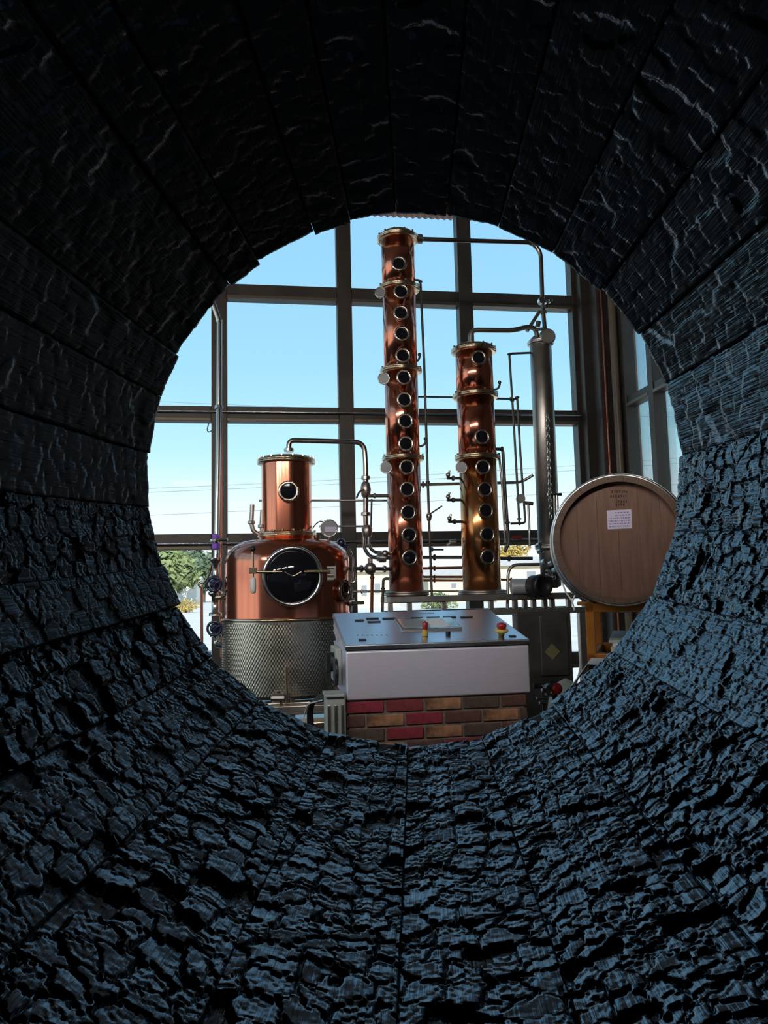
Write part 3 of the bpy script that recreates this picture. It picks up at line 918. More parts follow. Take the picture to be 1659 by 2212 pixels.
# condenser
CC = (2.375, 6.30); RC = 0.094
zc0 = at(1185, 1180, 6.2).z; zc1 = at(1165, 726, 6.2).z
cd = thing('condenser', 'tall dull steel condenser tube standing right of the columns', 'condenser', (CC[0], CC[1], zc0 - .35))
part('shell', MB().lathe([(0, zc0 - .02), (RC, zc0), (RC, zc1), (RC * .7, zc1 + .03), (0, zc1 + .04)], (CC[0], CC[1], 0), (0, 0, 1), 48), M['steel_dull'], cd)
part('top_flange', flange(zc1 - .03, CC, RC, .02, .02), M['steel'], cd)
part('bottom_flange', flange(zc0, CC, RC, .025, .03), M['steel_dull'], cd)
part('bottom_pot', MB().lathe([(.05, zc0 - .35), (RC * .9, zc0 - .33), (RC * .95, zc0 - .05), (RC * .9, zc0)], (CC[0], CC[1], 0), (0, 0, 1), 32), M['steel_dark'], cd)
vv = part('tap', MB().tube([at(1183, 1068, 6.15), at(1213, 1068, 6.15)], .012, 10).tube([at(1203, 1070, 6.15), at(1206, 1180, 6.15)], .012, 8).tube([at(1197, 1070, 6.15), at(1200, 1180, 6.15)], .008, 8), M['steel'], cd)
for q in ((1163, 1192), (1171, 1215), (1187, 1218), (1195, 1232), (1182, 1241), (1160, 1180)):
    part('fitting', MB().cyl(at(q[0], q[1], 6.1), (.3, -1, .2), .022, .05, 10, .004), M['steel'], cd)
# chain hanging on the condenser
ch = MB()
for i in range(26):
    w = i / 25
    c = at(1183 + 6 * w, 900 + 215 * w, 6.14)
    uu_ = Vector((1, -.2, 0)).normalized() if i % 2 else Vector((.35, -1, 0)).normalized()
    pts = [c + uu_ * (.012 * math.cos(a)) + Vector((0, 0, .024 * math.sin(a))) for a in [2 * PI * k / 8 for k in range(9)]]
    ch.tube(pts, .0045, 5, 0, False)
for pt in (ch,):
    single('hanging_chain', pt, M['steel'], 'slim metal chain hanging down the front of the condenser tube', 'chain', at(1183, 900, 6.14))

sp = pipe('sight_pipe', 'thin dark pipe running down the right side of the tallest column', 'pipe',
     [(893, 605, 6.28), (908, 605, 6.27), (916, 780, 6.27), (927, 1130, 6.27), (933, 1290, 6.27)], rp(5.5, 6.27), M['steel_dark'], .04, [(1, .02, 1.7), (2, .75, 1.8), (2, .98, 1.8), (3, .6, 1.8)])
lever_valve(sp, at(927, 1115, 6.25), (0, 0, 1), .014, Vector((.9, 0, .45)), .12, M['steel_dark'])
pipe('cross_pipe', 'thin level pipe joining the two columns below the upper flange', 'pipe', [(903, 857, 6.4), (978, 858, 6.4)], rp(4, 6.4), M['steel_dark'])
pipe('cross_pipe', 'thin level pipe from the shorter column to the riser tops', 'pipe', [(1072, 861, 6.3), (1116, 862, 6.3)], rp(4.5, 6.3), M['steel_dark'], None, [(0, .7, 2.0)])
pa = pipe('riser_pipe', 'thin dark riser bent left from the condenser, outer of two', 'pipe',
     [(1148, 762, 6.3), (1100, 764, 6.3), (1109, 900, 6.3), (1122, 1130, 6.3)], rp(5, 6.3), M['steel_dark'], .03, [(1, .01, 1.9), (1, .75, 1.8), (2, .96, 2)])
part('drum', MB().cyl(at(1123, 1078, 6.26), (-.1, -1, 0), rp(19, 6.3), .05, 20, .006), M['steel_dull'], pa)
pipe('riser_pipe', 'thin dark riser with a capped top and a hooked foot, nearest the condenser', 'pipe',
     [(1117, 856, 6.3), (1124, 980, 6.3), (1135, 1130, 6.3), (1103, 1131, 6.3)], rp(5, 6.3), M['steel_dark'], .03, [(0, .02, 2.0), (2, .4, 1.8)])
pipe('drain_pipe', 'thicker dark pipe dropping along the right side of the shorter column', 'pipe',
     [(1070, 970, 6.25), (1086, 970, 6.25), (1091, 1060, 6.25), (1099, 1175, 6.25), (1090, 1192, 6.25)], rp(7, 6.25), M['steel_dark'], .04, [(0, .9, 1.6), (2, .6, 1.7)])
pipe('drain_pipe', 'thin pipe hugging the right edge of the shorter column', 'pipe',
     [(1079, 992, 6.22), (1084, 1040, 6.22), (1090, 1140, 6.22), (1092, 1172, 6.22)], rp(5, 6.22), M['steel_dull'], .04, [(2, .3, 1.8)])
pipe('coolant_pipe', 'level steel pipe crossing behind both columns at mid height', 'pipe',
     [(905, 1047, 6.4), (1125, 1042, 6.45), (1152, 1026, 6.4)], rp(6.5, 6.4), M['steel_dull'], .05, [(0, .08, 2.2), (0, .04, 2.2)])
tp = pipe('tap_stand', 'short upright pipe with a round tee top beside the condenser foot', 'pipe', [(1141, 1086, 6.2), (1145, 1180, 6.2)], rp(5, 6.2), M['steel_dull'])
part('tee', MB().tube([at(1132, 1086, 6.2), at(1151, 1088, 6.2)], .016, 10), M['steel_dull'], tp)
# sampling taps
for (x, y, lab) in ((970, 1032, 'topmost of three small sampling taps left of the shorter column'), (970, 1079, 'middle of three small sampling taps left of the shorter column'),
               (973, 1126, 'lowest of three small sampling taps left of the shorter column')):
    r_ = pipe('sampling_tap', lab, 'tap', [(x + 28, y + 1, 6.25), (x - 4, y + 1, 6.2)], .012, M['steel_dark'], None, [(0, .6, 1.8)], None, 'sampling taps')
    part('knob', MB().sphere(at(x - 2, y - 6, 6.2), .020, 12).cyl(at(x - 2, y - 3, 6.2), (.3, 0, 1), .009, .05, 8), M['steel_dull'], r_)
for (x, y, C, lab) in ((905, 770, C1, 'small hooked tap on the right of the tallest column, upper one'), (918, 952, C1, 'small hooked tap on the right of the tallest column, lower one'),
                  (1078, 830, C2, 'small hooked tap right of the shorter column top')):
    r_ = pipe('hook_tap', lab, 'tap', [(x - 12, y + 12, 6.27), (x - 2, y + 10, 6.25), (x + 2, y, 6.25), (x + 1, y - 4, 6.25)], .009, M['steel_dark'], .02, [], None, 'hooked taps')
    part('knob', MB().sphere(at(x + 1, y - 4, 6.25), .016, 12), M['steel_dark'], r_)
pipe('cross_pipe', 'thin level pipe passing behind the pot still helmet', 'pipe', [(560, 1081, 6.55), (836, 1081, 6.4)], rp(4.5, 6.4), M['steel_dull'], None, [(0, .85, 1.8)])
pipe('cross_pipe', 'short pipe from the arch pipe valve into the tall column', 'pipe', [(796, 1071, 6.25), (840, 1071, 6.27)], rp(7, 6.25), M['steel_dull'], None, [(0, .3, 1.7)])
pipe('cross_pipe', 'slim upright pipe beside the arch pipe down to its valve', 'pipe', [(803, 1078, 6.3), (801, 1160, 6.3)], rp(4, 6.25), M['steel_dark'])
pipe('cross_pipe', 'thin level pipe from the pressure gauge to the arch pipe', 'pipe', [(690, 1137, 6.3), (790, 1137, 6.3)], rp(4.5, 6.3), M['steel_dull'])
# low service pipes between the columns
for (x0, y0, x1, y1, w, mm, lab, Y) in (
    (912, 1204, 1000, 1204, 7, 'steel_dark', 'dark level pipe between the column feet, topmost one', 6.4),
    (912, 1228, 1000, 1226, 6, 'copper_pipe', 'reddish level pipe between the column feet with a small clamp', 6.35),
    (912, 1246, 1000, 1246, 5, 'copper_pipe', 'upper of two slim red pipes between the column feet', 6.35),
    (912, 1254, 1000, 1254, 5, 'copper_pipe', 'lower of two slim red pipes between the column feet', 6.35),
    (905, 1277, 1000, 1277, 4, 'steel_dull', 'lowest thin pipe between the column feet', 6.4),
    (1078, 1206, 1150, 1206, 7, 'steel_dark', 'dark level pipe right of the shorter column foot', 6.35),
    (1078, 1252, 1165, 1252, 5, 'copper_pipe', 'slim red level pipe right of the shorter column foot', 6.4),
    (755, 1278, 842, 1277, 5, 'steel_dull', 'thin level pipe between the pot still and the tall column foot', 6.4)):
    pipe('service_pipe', lab, 'pipe', [(x0, y0, Y), (x1, y1, Y)], rp(w, Y), M[mm], None, [(0, .3, 1.9)])
fv = pipe('feed_pipe', 'dark feed pipe with steel valves between the pot still and the tall column', 'pipe', [(745, 1228, 6.15), (845, 1229, 6.25)], rp(8, 6.2), M['steel_dark'], None, [(0, .35, 1.9), (0, .85, 1.9)], M['steel'])
part('valve', MB().sphere(at(800, 1228, 6.17), .05, 14).cyl(at(800, 1222, 6.17), (0, 0, 1), .02, .06, 10, .003), M['steel_dull'], fv)
pipe('red_riser', 'slim red upright pipe left of the tall column foot', 'pipe', [(804, 1234, 6.2), (803, 1324, 6.2)], rp(7, 6.2), M['copper_pipe'], None, [(0, .15, 1.5)])
pipe('bent_riser', 'dark pipe with a bent head left of the tall column foot', 'pipe', [(841, 1250, 6.2), (828, 1250, 6.2), (826, 1322, 6.2)], rp(6, 6.2), M['steel_dark'], .03, [(1, .3, 1.5)])
pipe('elbow_pipe', 'steel pipe with a wide elbow standing between shorter column and motor', 'pipe',
     [(1165, 1219, 6.1), (1098, 1220, 6.1), (1096, 1318, 6.1)], rp(7, 6.1), M['steel_dull'], .09)
lv = thing('lever_tap', 'short lever tap right of the tall column foot', 'tap', at(940, 1187, 6.25))
part('handle', MB().tube([at(930, 1187, 6.25), at(958, 1187, 6.25)], .008, 8), M['steel_dark'], lv)
part('body', MB().cyl(at(928, 1187, 6.25), (1, 0, 0), .018, .03, 12, .003), M['steel_dark'], lv)
lv = thing('lever_tap', 'bright valve with lever on the transom line between the columns', 'tap', at(975, 1171, 6.3))
part('handle', MB().tube([at(966, 1178, 6.3), at(985, 1166, 6.3)], .012, 8), M['steel_dull'], lv)
part('body', MB().cyl(at(972, 1172, 6.3), (1, 0, 0), .025, .05, 12, .004), M['steel_dull'], lv)
# kettle side plumbing at its right edge
ks = thing('still_drain', 'cluster of slim steel pipes on the right flank of the pot still', 'pipe', at(756, 1300, 6.2))
part('tube', MB().tube([at(754, 1186, 6.15), at(762, 1205, 6.15), at(760, 1250, 6.15), at(757, 1322, 6.15)], .012, 8, .05), M['steel'], ks)
part('tube', MB().tube([at(764, 1228, 6.1), at(770, 1245, 6.1), at(765, 1258, 6.1), at(757, 1258, 6.1)], .010, 8, .04), M['steel'], ks)
part('clamp', MB().cyl(at(750, 1301, 6.12), (1, 0, 0), .03, .06, 12, .004), M['steel_dull'], ks)
part('handle', MB().obox(at(773, 1302, 6.1), (1, 0, 0), (0, 1, 0), (0, 0, 1), (.05, .02, .014), .006), M['steel_dark'], ks)
# steam line on the left
st = pipe('steam_line', 'tall bright steel pipe in front of the left mullion with a bent top', 'pipe',
     [(448, 620, 6.5), (474, 694, 6.5), (473, 880, 6.5), (468, 1150, 6.4), (465, 1240, 6.35)], rp(11, 6.5), M['steel'], .02, [(0, .97, 1.15), (2, .0, 1.6)])
part('gasket', MB().cyl(at(466, 1187, 6.36), (0, 0, 1), .03, .055, 14, .008).cyl(at(466, 1166, 6.36), (0, 0, 1), .03, .045, 14, .008), M['purple'], st)
part('clamp', MB().cyl(at(465, 1170, 6.33), (0, 0, 1), .048, .02, 18, .004).cyl(at(474, 1166, 6.30), (1, -.3, 0), .014, .07, 10, .003), M['steel'], st)
part('neck', MB().lathe([(.03, 0), (.022, .03), (.022, .09), (.045, .11), (.045, .14)], at(466, 1243, 6.35), (0, 0, 1), 16), M['steel'], st)
w1 = wheel_valve(st, at(464, 1262, 6.32), Vector((-.05, -1, 0)), rp(32, 6.3), M['navy'])
part('spool', MB().lathe([(.05, 0), (.05, .02), (.03, .03), (.03, .15), (.055, .17), (.055, .19), (.03, .2)], at(465, 1330, 6.34), (0, 0, 1), 16), M['steel'], st)
part('side_branch', MB().tube([at(468, 1290, 6.33), at(480, 1290, 6.3), at(497, 1282, 6.2)], .022, 12, .03).cyl(at(482, 1288, 6.3), (1, -.2, .1), .036, .03, 14, .004), M['brass'], st)
w2 = wheel_valve(st, at(465, 1357, 6.30), Vector((-.05, -1, 0)), rp(31, 6.3), M['navy'])
part('drain_elbow', MB().tube([at(465, 1372, 6.3), at(468, 1392, 6.3), at(500, 1396, 6.1)], .026, 14, .07).cyl(at(466, 1376, 6.3), (0, 0, 1), .045, .02, 16, .004).cyl(at(499, 1396, 6.1), (1, -.4, 0), .038, .02, 16, .004), M['steel'], st)
pipe('steam_return', 'slim copper pipe descending beside the left steam line', 'pipe', [(478, 690, 6.55), (478, 1170, 6.45), (476, 1240, 6.42), (478, 1420, 6.4)], rp(5, 6.5), M['copper_pipe'])
hs = pipe('thin_post', 'slim brown post with a pale hose loop left of the pot still', 'post', [(435, 1268, 6.5), (437, 1480, 6.5)], rp(6, 6.5), M['copper_pipe'])
part('hose_loop', MB().tube([at(436, 1272, 6.5), at(428, 1262, 6.5), at(430, 1255, 6.5), at(438, 1262, 6.5), at(452, 1244, 6.45), at(459, 1215, 6.4), at(464, 1200, 6.37)], .009, 8, .04), M['brass'], hs)

# ------------------------------------------------------------------ platform frame under the columns
pf = thing('column_platform', 'steel beam platform carrying both copper columns', 'platform', (1.7, 6.3, 0))
zp = 1.298
xl, xr = at(836, 1300, 6.15).x, at(1250, 1300, 6.2).x
part('deck', MB().box((xl, 6.02, zp - .05), (xr, 6.52, zp), .006), M['steel_dull'], pf)
zr1 = at(1150, 1314, 6.05).z
part('rail', MB().box((xl + .02, 6.03, zr1 - .045), (xr, 6.09, zr1), .005), M['steel_dull'], pf)
part('rail', MB().box((xl + .02, 6.45, zr1 - .045), (xr, 6.51, zr1), .005), M['steel_dull'], pf)
for px_ in (843, 884, 958, 1060, 1112, 1133, 1152, 1176, 1192, 1228):
    x = at(px_, 1308, 6.06).x
    part('spacer', MB().box((x - .018, 6.03, zr1), (x + .018, 6.08, zp - .05), .003), M['steel_dull'], pf)
for x in (xl + .04, (xl + xr) / 2, xr - .04):
    for y in (6.06, 6.48):
        part('leg', MB().box((x - .03, y - .03, 0), (x + .03, y + .03, zr1 - .045), .004), M['steel_dull'], pf)
# receiver tank cabinet below
rc = thing('receiver_cabinet', 'dark steel cabinet standing below the shorter column and condenser', 'cabinet', (2.1, 6.2, 0))
cx0, cx1 = at(1118, 1400, 5.9).x, at(1236, 1400, 5.9).x
ctop = at(1180, 1322, 5.9).z
part('body', MB().box((cx0, 5.9, .12), (cx1, 5.99, ctop), .008), M['steel_dark'], rc)
part('side', MB().box((cx0, 5.99, .12), (cx1, 6.01, ctop), .004), M['steel_dark'], rc)
dx0, dx1 = at(1168, 1400, 5.88).x, at(1228, 1400, 5.88).x
dr = part('door', MB().box((dx0, 5.88, at(1190, 1460, 5.88).z), (dx1, 5.898, ctop - .03), .006), M['steel_dark'], rc)
part('sticker', MB().obox(at(1193, 1408, 5.875), (.7, 0, .7), (-.7, 0, .7), (0, -1, 0), (.045, .045, .003)), M['dull_yellow'], dr)
for x in (cx0 + .04, cx1 - .04):
    part('foot', MB().box((x - .03, 5.91, 0), (x + .03, 5.98, .12), .004), M['steel_dark'], rc)
# motor with reflective duct
mo = thing('agitator_motor', 'black round motor with a shiny silver housing beside the condenser foot', 'motor', at(1175, 1290, 6.0))
cm = at(1175, 1265, 5.85)
dm = Vector((.35, -.92, 0)).normalized()
part('housing', MB().cyl(cm - dm * .02, -dm, rp(46, 5.9), .12, 28, .01), M['steel_dark'], mo)
part('fan_cover', MB().lathe([(0, -.012), (.05, -.012), (.055, 0), (.075, 0), (.085, .008), (.092, -.01), (.092, -.05)], cm, dm, 28), M['black'], mo)
part('silver_duct', MB().cyl(at(1162, 1266, 6.0), (-1, .12, .0), rp(34, 6.0), .22, 24, .01), M['foil'], mo)
part('mount', MB().box((cm.x - .06, cm.y + .04, zp), (cm.x + .06, cm.y + .22, cm.z - .03), .004), M['steel_dark'], mo)
for q in ((1180, 1235), (1192, 1248), (1200, 1228)):
    part('bolt', MB().cyl(at(q[0], q[1], 5.85), (.2, -1, 0), .016, .04, 8, .003), M['steel'], mo)

# ------------------------------------------------------------------ control cabinet on its brick plinth
X0, X1, Y0, Y1 = 0.400, 1.428, 4.15, 4.95
ZB, ZF = 0.772, 1.062
sl = math.radians(10.67)
ZBK = ZF + (Y1 - Y0) * math.tan(sl)
cab = thing('control_cabinet', 'brushed steel control console with a sloping lid on a brick plinth', 'control panel', ((X0 + X1) / 2, (Y0 + Y1) / 2, ZB))
def wedge(x0, x1, y0, y1, zb, z0, z1, bev):
    bm = bmesh.new()
    vs = [bm.verts.new(v) for v in ((x0, y0, zb), (x1, y0, zb), (x1, y1, zb), (x0, y1, zb), (x0, y0, z0), (x1, y0, z0), (x1, y1, z1), (x0, y1, z1))]
    for f in ((0, 3, 2, 1), (4, 5, 6, 7), (0, 1, 5, 4), (1, 2, 6, 5), (2, 3, 7, 6), (3, 0, 4, 7)):
        bm.faces.new([vs[i] for i in f])
    bmesh.ops.bevel(bm, geom=bm.edges[:], offset=bev, segments=3, affect='EDGES', profile=.5)
    bm.verts.index_update()
    mb = MB().add([v.co.copy() for v in bm.verts], [[q.index for q in f.verts] for f in bm.faces])
    bm.free()
    return mb
part('body', wedge(X0 + .006, X1 - .006, Y0 + .006, Y1 - .006, ZB, ZF - .034, ZBK - .034, .008), M['steel_brushed'], cab)
LU, LV, LN = Vector((1, 0, 0)), Vector((0, math.cos(sl), math.sin(sl))), Vector((0, -math.sin(sl), math.cos(sl)))
lc = Vector(((X0 + X1) / 2, (Y0 + Y1) / 2, (ZF + ZBK) / 2)) - LN * .014
part('lid', MB().obox(lc, LU, LV, LN, ((X1 - X0) / 2, (Y1 - Y0) / 2 / math.cos(sl), .014), .006), M['lid_steel'], cab)
part('gasket', MB().obox(lc - LN * .017, LU, LV, LN, ((X1 - X0) / 2 - .009, (Y1 - Y0) / 2 / math.cos(sl) - .008, .004)), M['rubber'], cab)
LP = Vector((X0, Y0, ZF))
def lid(px, py):
    return at_plane(px, py, LP, LN)
for (a, b, y) in ((767, 786, 1341), (791, 818, 1337), (794, 822, 1344), (826, 854, 1337), (887, 914, 1336), (922, 950, 1335), (957, 985, 1334), (994, 1021, 1334), (775, 791, 1383), (1100, 1114, 1375)):
    p, q = lid(a, y), lid(b, y)
    part('nameplate', MB().obox((p + q) / 2 + LN * .003, LU, LV, LN, ((q - p).length / 2, .012, .003), .001), M['black'], cab)
c4 = [lid(853, 1341), lid(978, 1338), lid(992, 1360), lid(868, 1364)]
cen = sum(c4, Vector()) / 4
hw, hh = (c4[1].x - c4[0].x) / 2, abs((c4[3] - c4[0]).dot(LV)) / 2
sc_ = part('touch_screen', MB().obox(cen + LN * .006, LU, LV, LN, (hw, hh, .007), .004), M['steel'], cab)
part('screen_glass', MB().obox(cen + LN * .0135, LU, LV, LN, (hw * .9, hh * .82, .001)), M['screen'], sc_)
part('screen_field', MB().obox(cen + LN * .0145 - LU * hw * .42, LU, LV, LN, (hw * .42, hh * .7, .0008)), M['dial'], sc_)
part('screen_field', MB().obox(cen + LN * .0145 + LU * hw * .34, LU, LV, LN, (hw * .3, hh * .7, .0008)), M['white'], sc_)
b = lid(918, 1374)
ksw = part('pilot_light', MB().cyl(b, LN, .018, .03, 16, .003).cyl(b + LN * .03, LN, .013, .012, 14), M['yellow'], cab)
part('lens', MB().lathe([(.012, .0), (.016, .01), (.016, .04), (.0, .05)], b + LN * .036, LN, 14), M['red'], ksw)
b = lid(968, 1372)
part('push_button', MB().cyl(b, LN, .014, .022, 14, .003), M['black'], cab)
b = lid(1083, 1376)
es = part('emergency_stop', MB().lathe([(0, 0), (.016, 0), (.018, .022), (.038, .032), (.038, .042), (.018, .046)], b, LN, 22), M['yellow'], cab)
part('mushroom', MB().lathe([(.016, .0), (.024, .006), (.028, .018), (.026, .03), (.012, .036), (0, .037)], b + LN * .045, LN, 20), M['red'], es)
# tiny lettering rows on the lid (illegible in the photo)
for (px0, px1, py) in ((905, 935, 1325), (773, 835, 1372)):
    for k in range(7):
        p = lid(px0 + (px1 - px0) * k / 6, py)
        part('lettering', MB().obox(p + LN * .001, LU, LV, LN, (.005, .005, .0007)), M['dial'], cab)
# isolator switch on the left flank
def flank(px, py):
    return at_plane(px, py, Vector((X0, Y0, 1)), Vector((1, 0, 0)))
f1 = flank(727, 1432)
iso = part('isolator', MB().obox((X0 - .014, 4.55, .93), (0, 1, 0), (0, 0, 1), (1, 0, 0), (.17, .10, .018), .006), M['grey_green'], cab)
part('rotary_handle', MB().cyl((X0 - .03, 4.48, .95), (-1, 0, 0), .055, .025, 20, .005).obox((X0 - .065, 4.48, .95), (0, 1, 0), (0, 0, 1), (1, 0, 0), (.02, .06, .014), .005), M['black'], iso)
part('rotary_handle', MB().cyl((X0 - .03, 4.28, .91), (-1, 0, 0), .075, .02, 20, .005), M['black'], iso)
part('knob', MB().cyl((X0 - .02, 4.62, 1.06), (-.2, 0, 1), .014, .04, 10, .003), M['black'], iso)

# brick plinth
pl = thing('brick_plinth', 'red and tan brick plinth below the control console', 'plinth', ((X0 + X1) / 2, (Y0 + Y1) / 2, 0))
bx0, bx1, by0, by1 = X0 + .004, X1 - .03, Y0 + .012, Y1 - .03
part('mortar', MB().box((bx0 + .012, by0 + .012, 0), (bx1 - .012, by1 - .012, ZB - .001)), M['mortar'], pl)
LH, LB, BT = .0728, .213, .09
def brick_mesh(l, mt, seed):
    bm = bmesh.new()
    bmesh.ops.create_cube(bm, size=1)
    for v in bm.verts:
        v.co = Vector((v.co.x * l, v.co.y * BT, v.co.z * (LH - .012)))
    bmesh.ops.bevel(bm, geom=bm.edges[:], offset=.005, segments=1, affect='EDGES')
    r = random.Random(seed)
    for v in bm.verts:
        v.co += Vector([r.uniform(-.002, .002) for _ in range(3)])
    me = bpy.data.meshes.new('brick')
    bm.to_mesh(me); bm.free()
    me.materials.append(mt)
    return me
full = [brick_mesh(LB - .012, b_, i) for i, b_ in enumerate(BRICK)]
patch = [brick_mesh((LB - .012) * .5, b_, i + 9) for i, b_ in enumerate(BRICK)]
top_rows = {0: [1, 0, 4, 3, 2], 1: [2, 4, 1, 2, 4, 3], 2: [3, 1, 4, 3, 2]}
nrow = int(ZB / LH) + 1
br = random.Random(3)
for row in range(nrow):
    z = ZB - .004 - LH * (row + .5)
    if z < .03:
        break
    off = 0 if row % 2 == 0 else -.5
    n = 0
    x = bx0 + off * LB * .99
    while x < bx1 - .02:
        a, b = max(x, bx0), min(x + LB - .012, bx1)
        if b - a > .03:
            ci = (top_rows.get(row) or [br.randrange(5) for _ in range(8)])[n % len(top_rows.get(row, [0] * 8))]
            if ci == 4 and row > 2 and br.random() < .6: ci = 2
            o = bpy.data.objects.new('brick', full[ci])
            COL.objects.link(o); o.parent = pl
            o.location = Vector(((a + b) / 2, by0 + BT / 2 + br.uniform(-.002, .002), z)) - pl.location
            o.scale = ((b - a) / (LB - .012), 1, 1)
            n += 1
        x += LB
    for (xs, ang) in ((bx0 + BT / 2, 1), (bx1 - BT / 2, 1)):
        y = by0 + (.10 if row % 2 == 0 else .2)
        while y < by1 - .05:
            b = min(y + LB - .012, by1)
            o = bpy.data.objects.new('brick', full[br.randrange(4)])
            COL.objects.link(o); o.parent = pl
            o.location = Vector((xs, (y + b) / 2, z)) - pl.location
            o.rotation_euler = (0, 0, PI / 2)
            o.scale = ((b - y) / (LB - .012), 1, 1)
            y += LB
# junction boxes and cables left of the plinth
jx = thing('junction_box', 'grey-green junction box with ribs on the left of the brick plinth', 'junction box', (X0 - .07, 4.2, .45))
part('body', MB().box((X0 - .11, 4.12, .42), (X0 - .003, 4.26, .80), .01), M['grey_green'], jx)
for k in range(3):
    part('rib', MB().box((X0 - .10 + k * .035, 4.105, .44), (X0 - .085 + k * .035, 4.121, .76), .003), M['steel_dull'], jx)
part('cover', MB().box((X0 - .115, 4.10, .80), (X0 - .01, 4.28, .815), .004), M['grey_green'], jx)
bl = thing('black_cables', 'bundle of black cables drooping between still base and junction box', 'cable', at(690, 1510, 4.6))
for k in range(4):
    part('cable', MB().tube([at(702, 1500 + 4 * k, 4.3), at(684 - 3 * k, 1506 + 3 * k, 4.5), at(672 - 2 * k, 1530, 4.6), at(676 - 3 * k, 1580, 4.65), at(680, 1640, 4.7)], .010, 8, .06), M['rubber'], bl)
single('white_cable', MB().tube([at(700, 1512, 4.3), at(665, 1520, 4.5), at(655, 1550, 4.6), at(650, 1600, 4.6)], .004, 6, .05), M['white'],
       'thin white cable hanging left of the black cables', 'cable', at(665, 1512, 4.5))
single('floor_valve', MB().cyl(at(586, 1508, 5.5), (1, -.2, 0), .035, .10, 14, .006).cyl(at(600, 1508, 5.5), (0, 0, 1), .02, .05, 10, .003).cyl(at(604, 1512, 5.5), (1, 0, 0), .045, .02, 14, .003), M['steel'],
       'small steel valve at the foot of the pot still jacket', 'valve', at(586, 1515, 5.5))
bx = thing('base_frame', 'low steel channel frame crossing below the pot still', 'frame', at(650, 1535, 5.5))
pA, pB = at(580, 1520, 5.5), at(712, 1512, 5.5)
part('channel', MB().box((pA.x, 5.47, pA.z - .06), (pB.x + .05, 5.53, pA.z - .02), .004), M['steel_dull'], bx)
part('channel', MB().box((pA.x, 5.42, pA.z - .17), (pB.x + .05, 5.60, pA.z - .13), .004), M['brass'], bx)
for x in (pA.x + .04, pB.x):
    part('leg', MB().box((x - .025, 5.48, 0), (x + .025, 5.52, pA.z - .06), .003), M['steel_dull'], bx)
# clutter right of the plinth
rv = thing('red_valve', 'red round valve handle beside the right corner of the brick plinth', 'valve', at(1200, 1500, 4.6))
part('handle', MB().lathe([(0, .0), (.022, .0), (.035, .008), (.035, .022), (.02, .03), (0, .03)], at(1200, 1488, 4.6), (.1, -1, .2), 18), M['red'], rv)
part('body', MB().cyl(at(1170, 1487, 4.62), (1, 0, 0), .022, .12, 14, .004).ring(at(1184, 1490, 4.6), (.3, -1, 0), .02, .04, .03, 18), M['steel'], rv)
part('hose', MB().tube([at(1152, 1481, 4.65), at(1185, 1482, 4.65), at(1196, 1470, 4.68), at(1200, 1520, 4.75), at(1205, 1600, 4.8)], .018, 10, .05), M['rubber'], rv)
part('stand_pipe', MB().tube([at(1175, 1490, 4.66), Vector((at(1175, 1490, 4.66).x, 4.66, 0))], .016, 10), M['steel_dull'], rv)
part('tail', MB().tube([at(1160, 1508, 4.6), at(1180, 1508, 4.6)], .010, 8).tube([at(1165, 1518, 4.6), at(1182, 1518, 4.6)], .010, 8), M['steel'], rv)
sk = thing('plastic_sack', 'pale translucent plastic sack on the floor beside the red valve', 'sack', at(1220, 1510, 5.2))
part('sack_body', MB().lathe([(0, -at(1222, 1468, 5.2).z), (.13, -at(1222, 1468, 5.2).z), (.14, -.5), (.15, -.3), (.12, -.12), (.06, -.02), (.02, .0), (0, .01)], at(1222, 1468, 5.2), (0, 0, 1), 14), M['grey_green'], sk)

# ------------------------------------------------------------------ second barrel on its orange rack
bc = at(1337, 1165, 3.07)
bdir = Vector((math.sin(math.radians(26.5)), math.cos(math.radians(26.5)), 0))
brl = thing('oak_barrel', 'filled oak barrel lying on the orange rack, head facing the camera', 'barrel', bc + bdir * .44 - Vector((0, 0, .31)))
Lb = .88
frad = lambda x: .318 - (.318 - .272) * ((x - Lb / 2) / (Lb / 2)) ** 2
nst = 26
ub, vb, _ = frame(-bdir)
for k in range(nst):
    a0, a1 = 2 * PI * k / nst + .002, 2 * PI * (k + 1) / nst - .002
    vs, fs = [], []
    xs = [Lb * i / 10 for i in range(11)]
    for x in xs:
        for a in (a0, (a0 + a1) / 2, a1):
            for r_ in (frad(x), frad(x) - .026):
                vs.append(bc + bdir * x + (ub * math.cos(a) + vb * math.sin(a)) * r_)
    for i in range(10):
        b0, b1 = i * 6, i * 6 + 6
        fs += [(b0, b0 + 2, b1 + 2, b1), (b0 + 2, b0 + 4, b1 + 4, b1 + 2), (b0 + 1, b1 + 1, b1 + 3, b0 + 3), (b0 + 3, b1 + 3, b1 + 5, b0 + 5),
               (b0, b1, b1 + 1, b0 + 1), (b0 + 4, b0 + 5, b1 + 5, b1 + 4)]
    fs += [(0, 1, 3, 2), (2, 3, 5, 4), (60, 62, 63, 61), (62, 64, 65, 63)]
    part('stave', MB().add(vs, fs), M['oak_out'], brl)
for x0, w in ((.004, .034), (.12, .035), (.26, .035), (.58, .035), (.72, .035), (.84, .036)):
    ho = part('hoop', MB().lathe([(frad(x0), x0), (frad(x0) + .005, x0), (frad(x0 + w) + .005, x0 + w), (frad(x0 + w), x0 + w), (frad(x0), x0)], bc, bdir, 72), M['hoop'], brl)
    if x0 < .01:
        for rr_ in (-.05, .05):
            a = PI / 2 + .10 + rr_
            part('rivet', MB().cyl(bc + bdir * (x0 + .016) + (ub * math.cos(a) + vb * math.sin(a)) * (frad(x0) + .004), ub * math.cos(a) + vb * math.sin(a), .009, .007, 10, .002), M['hoop'], ho)
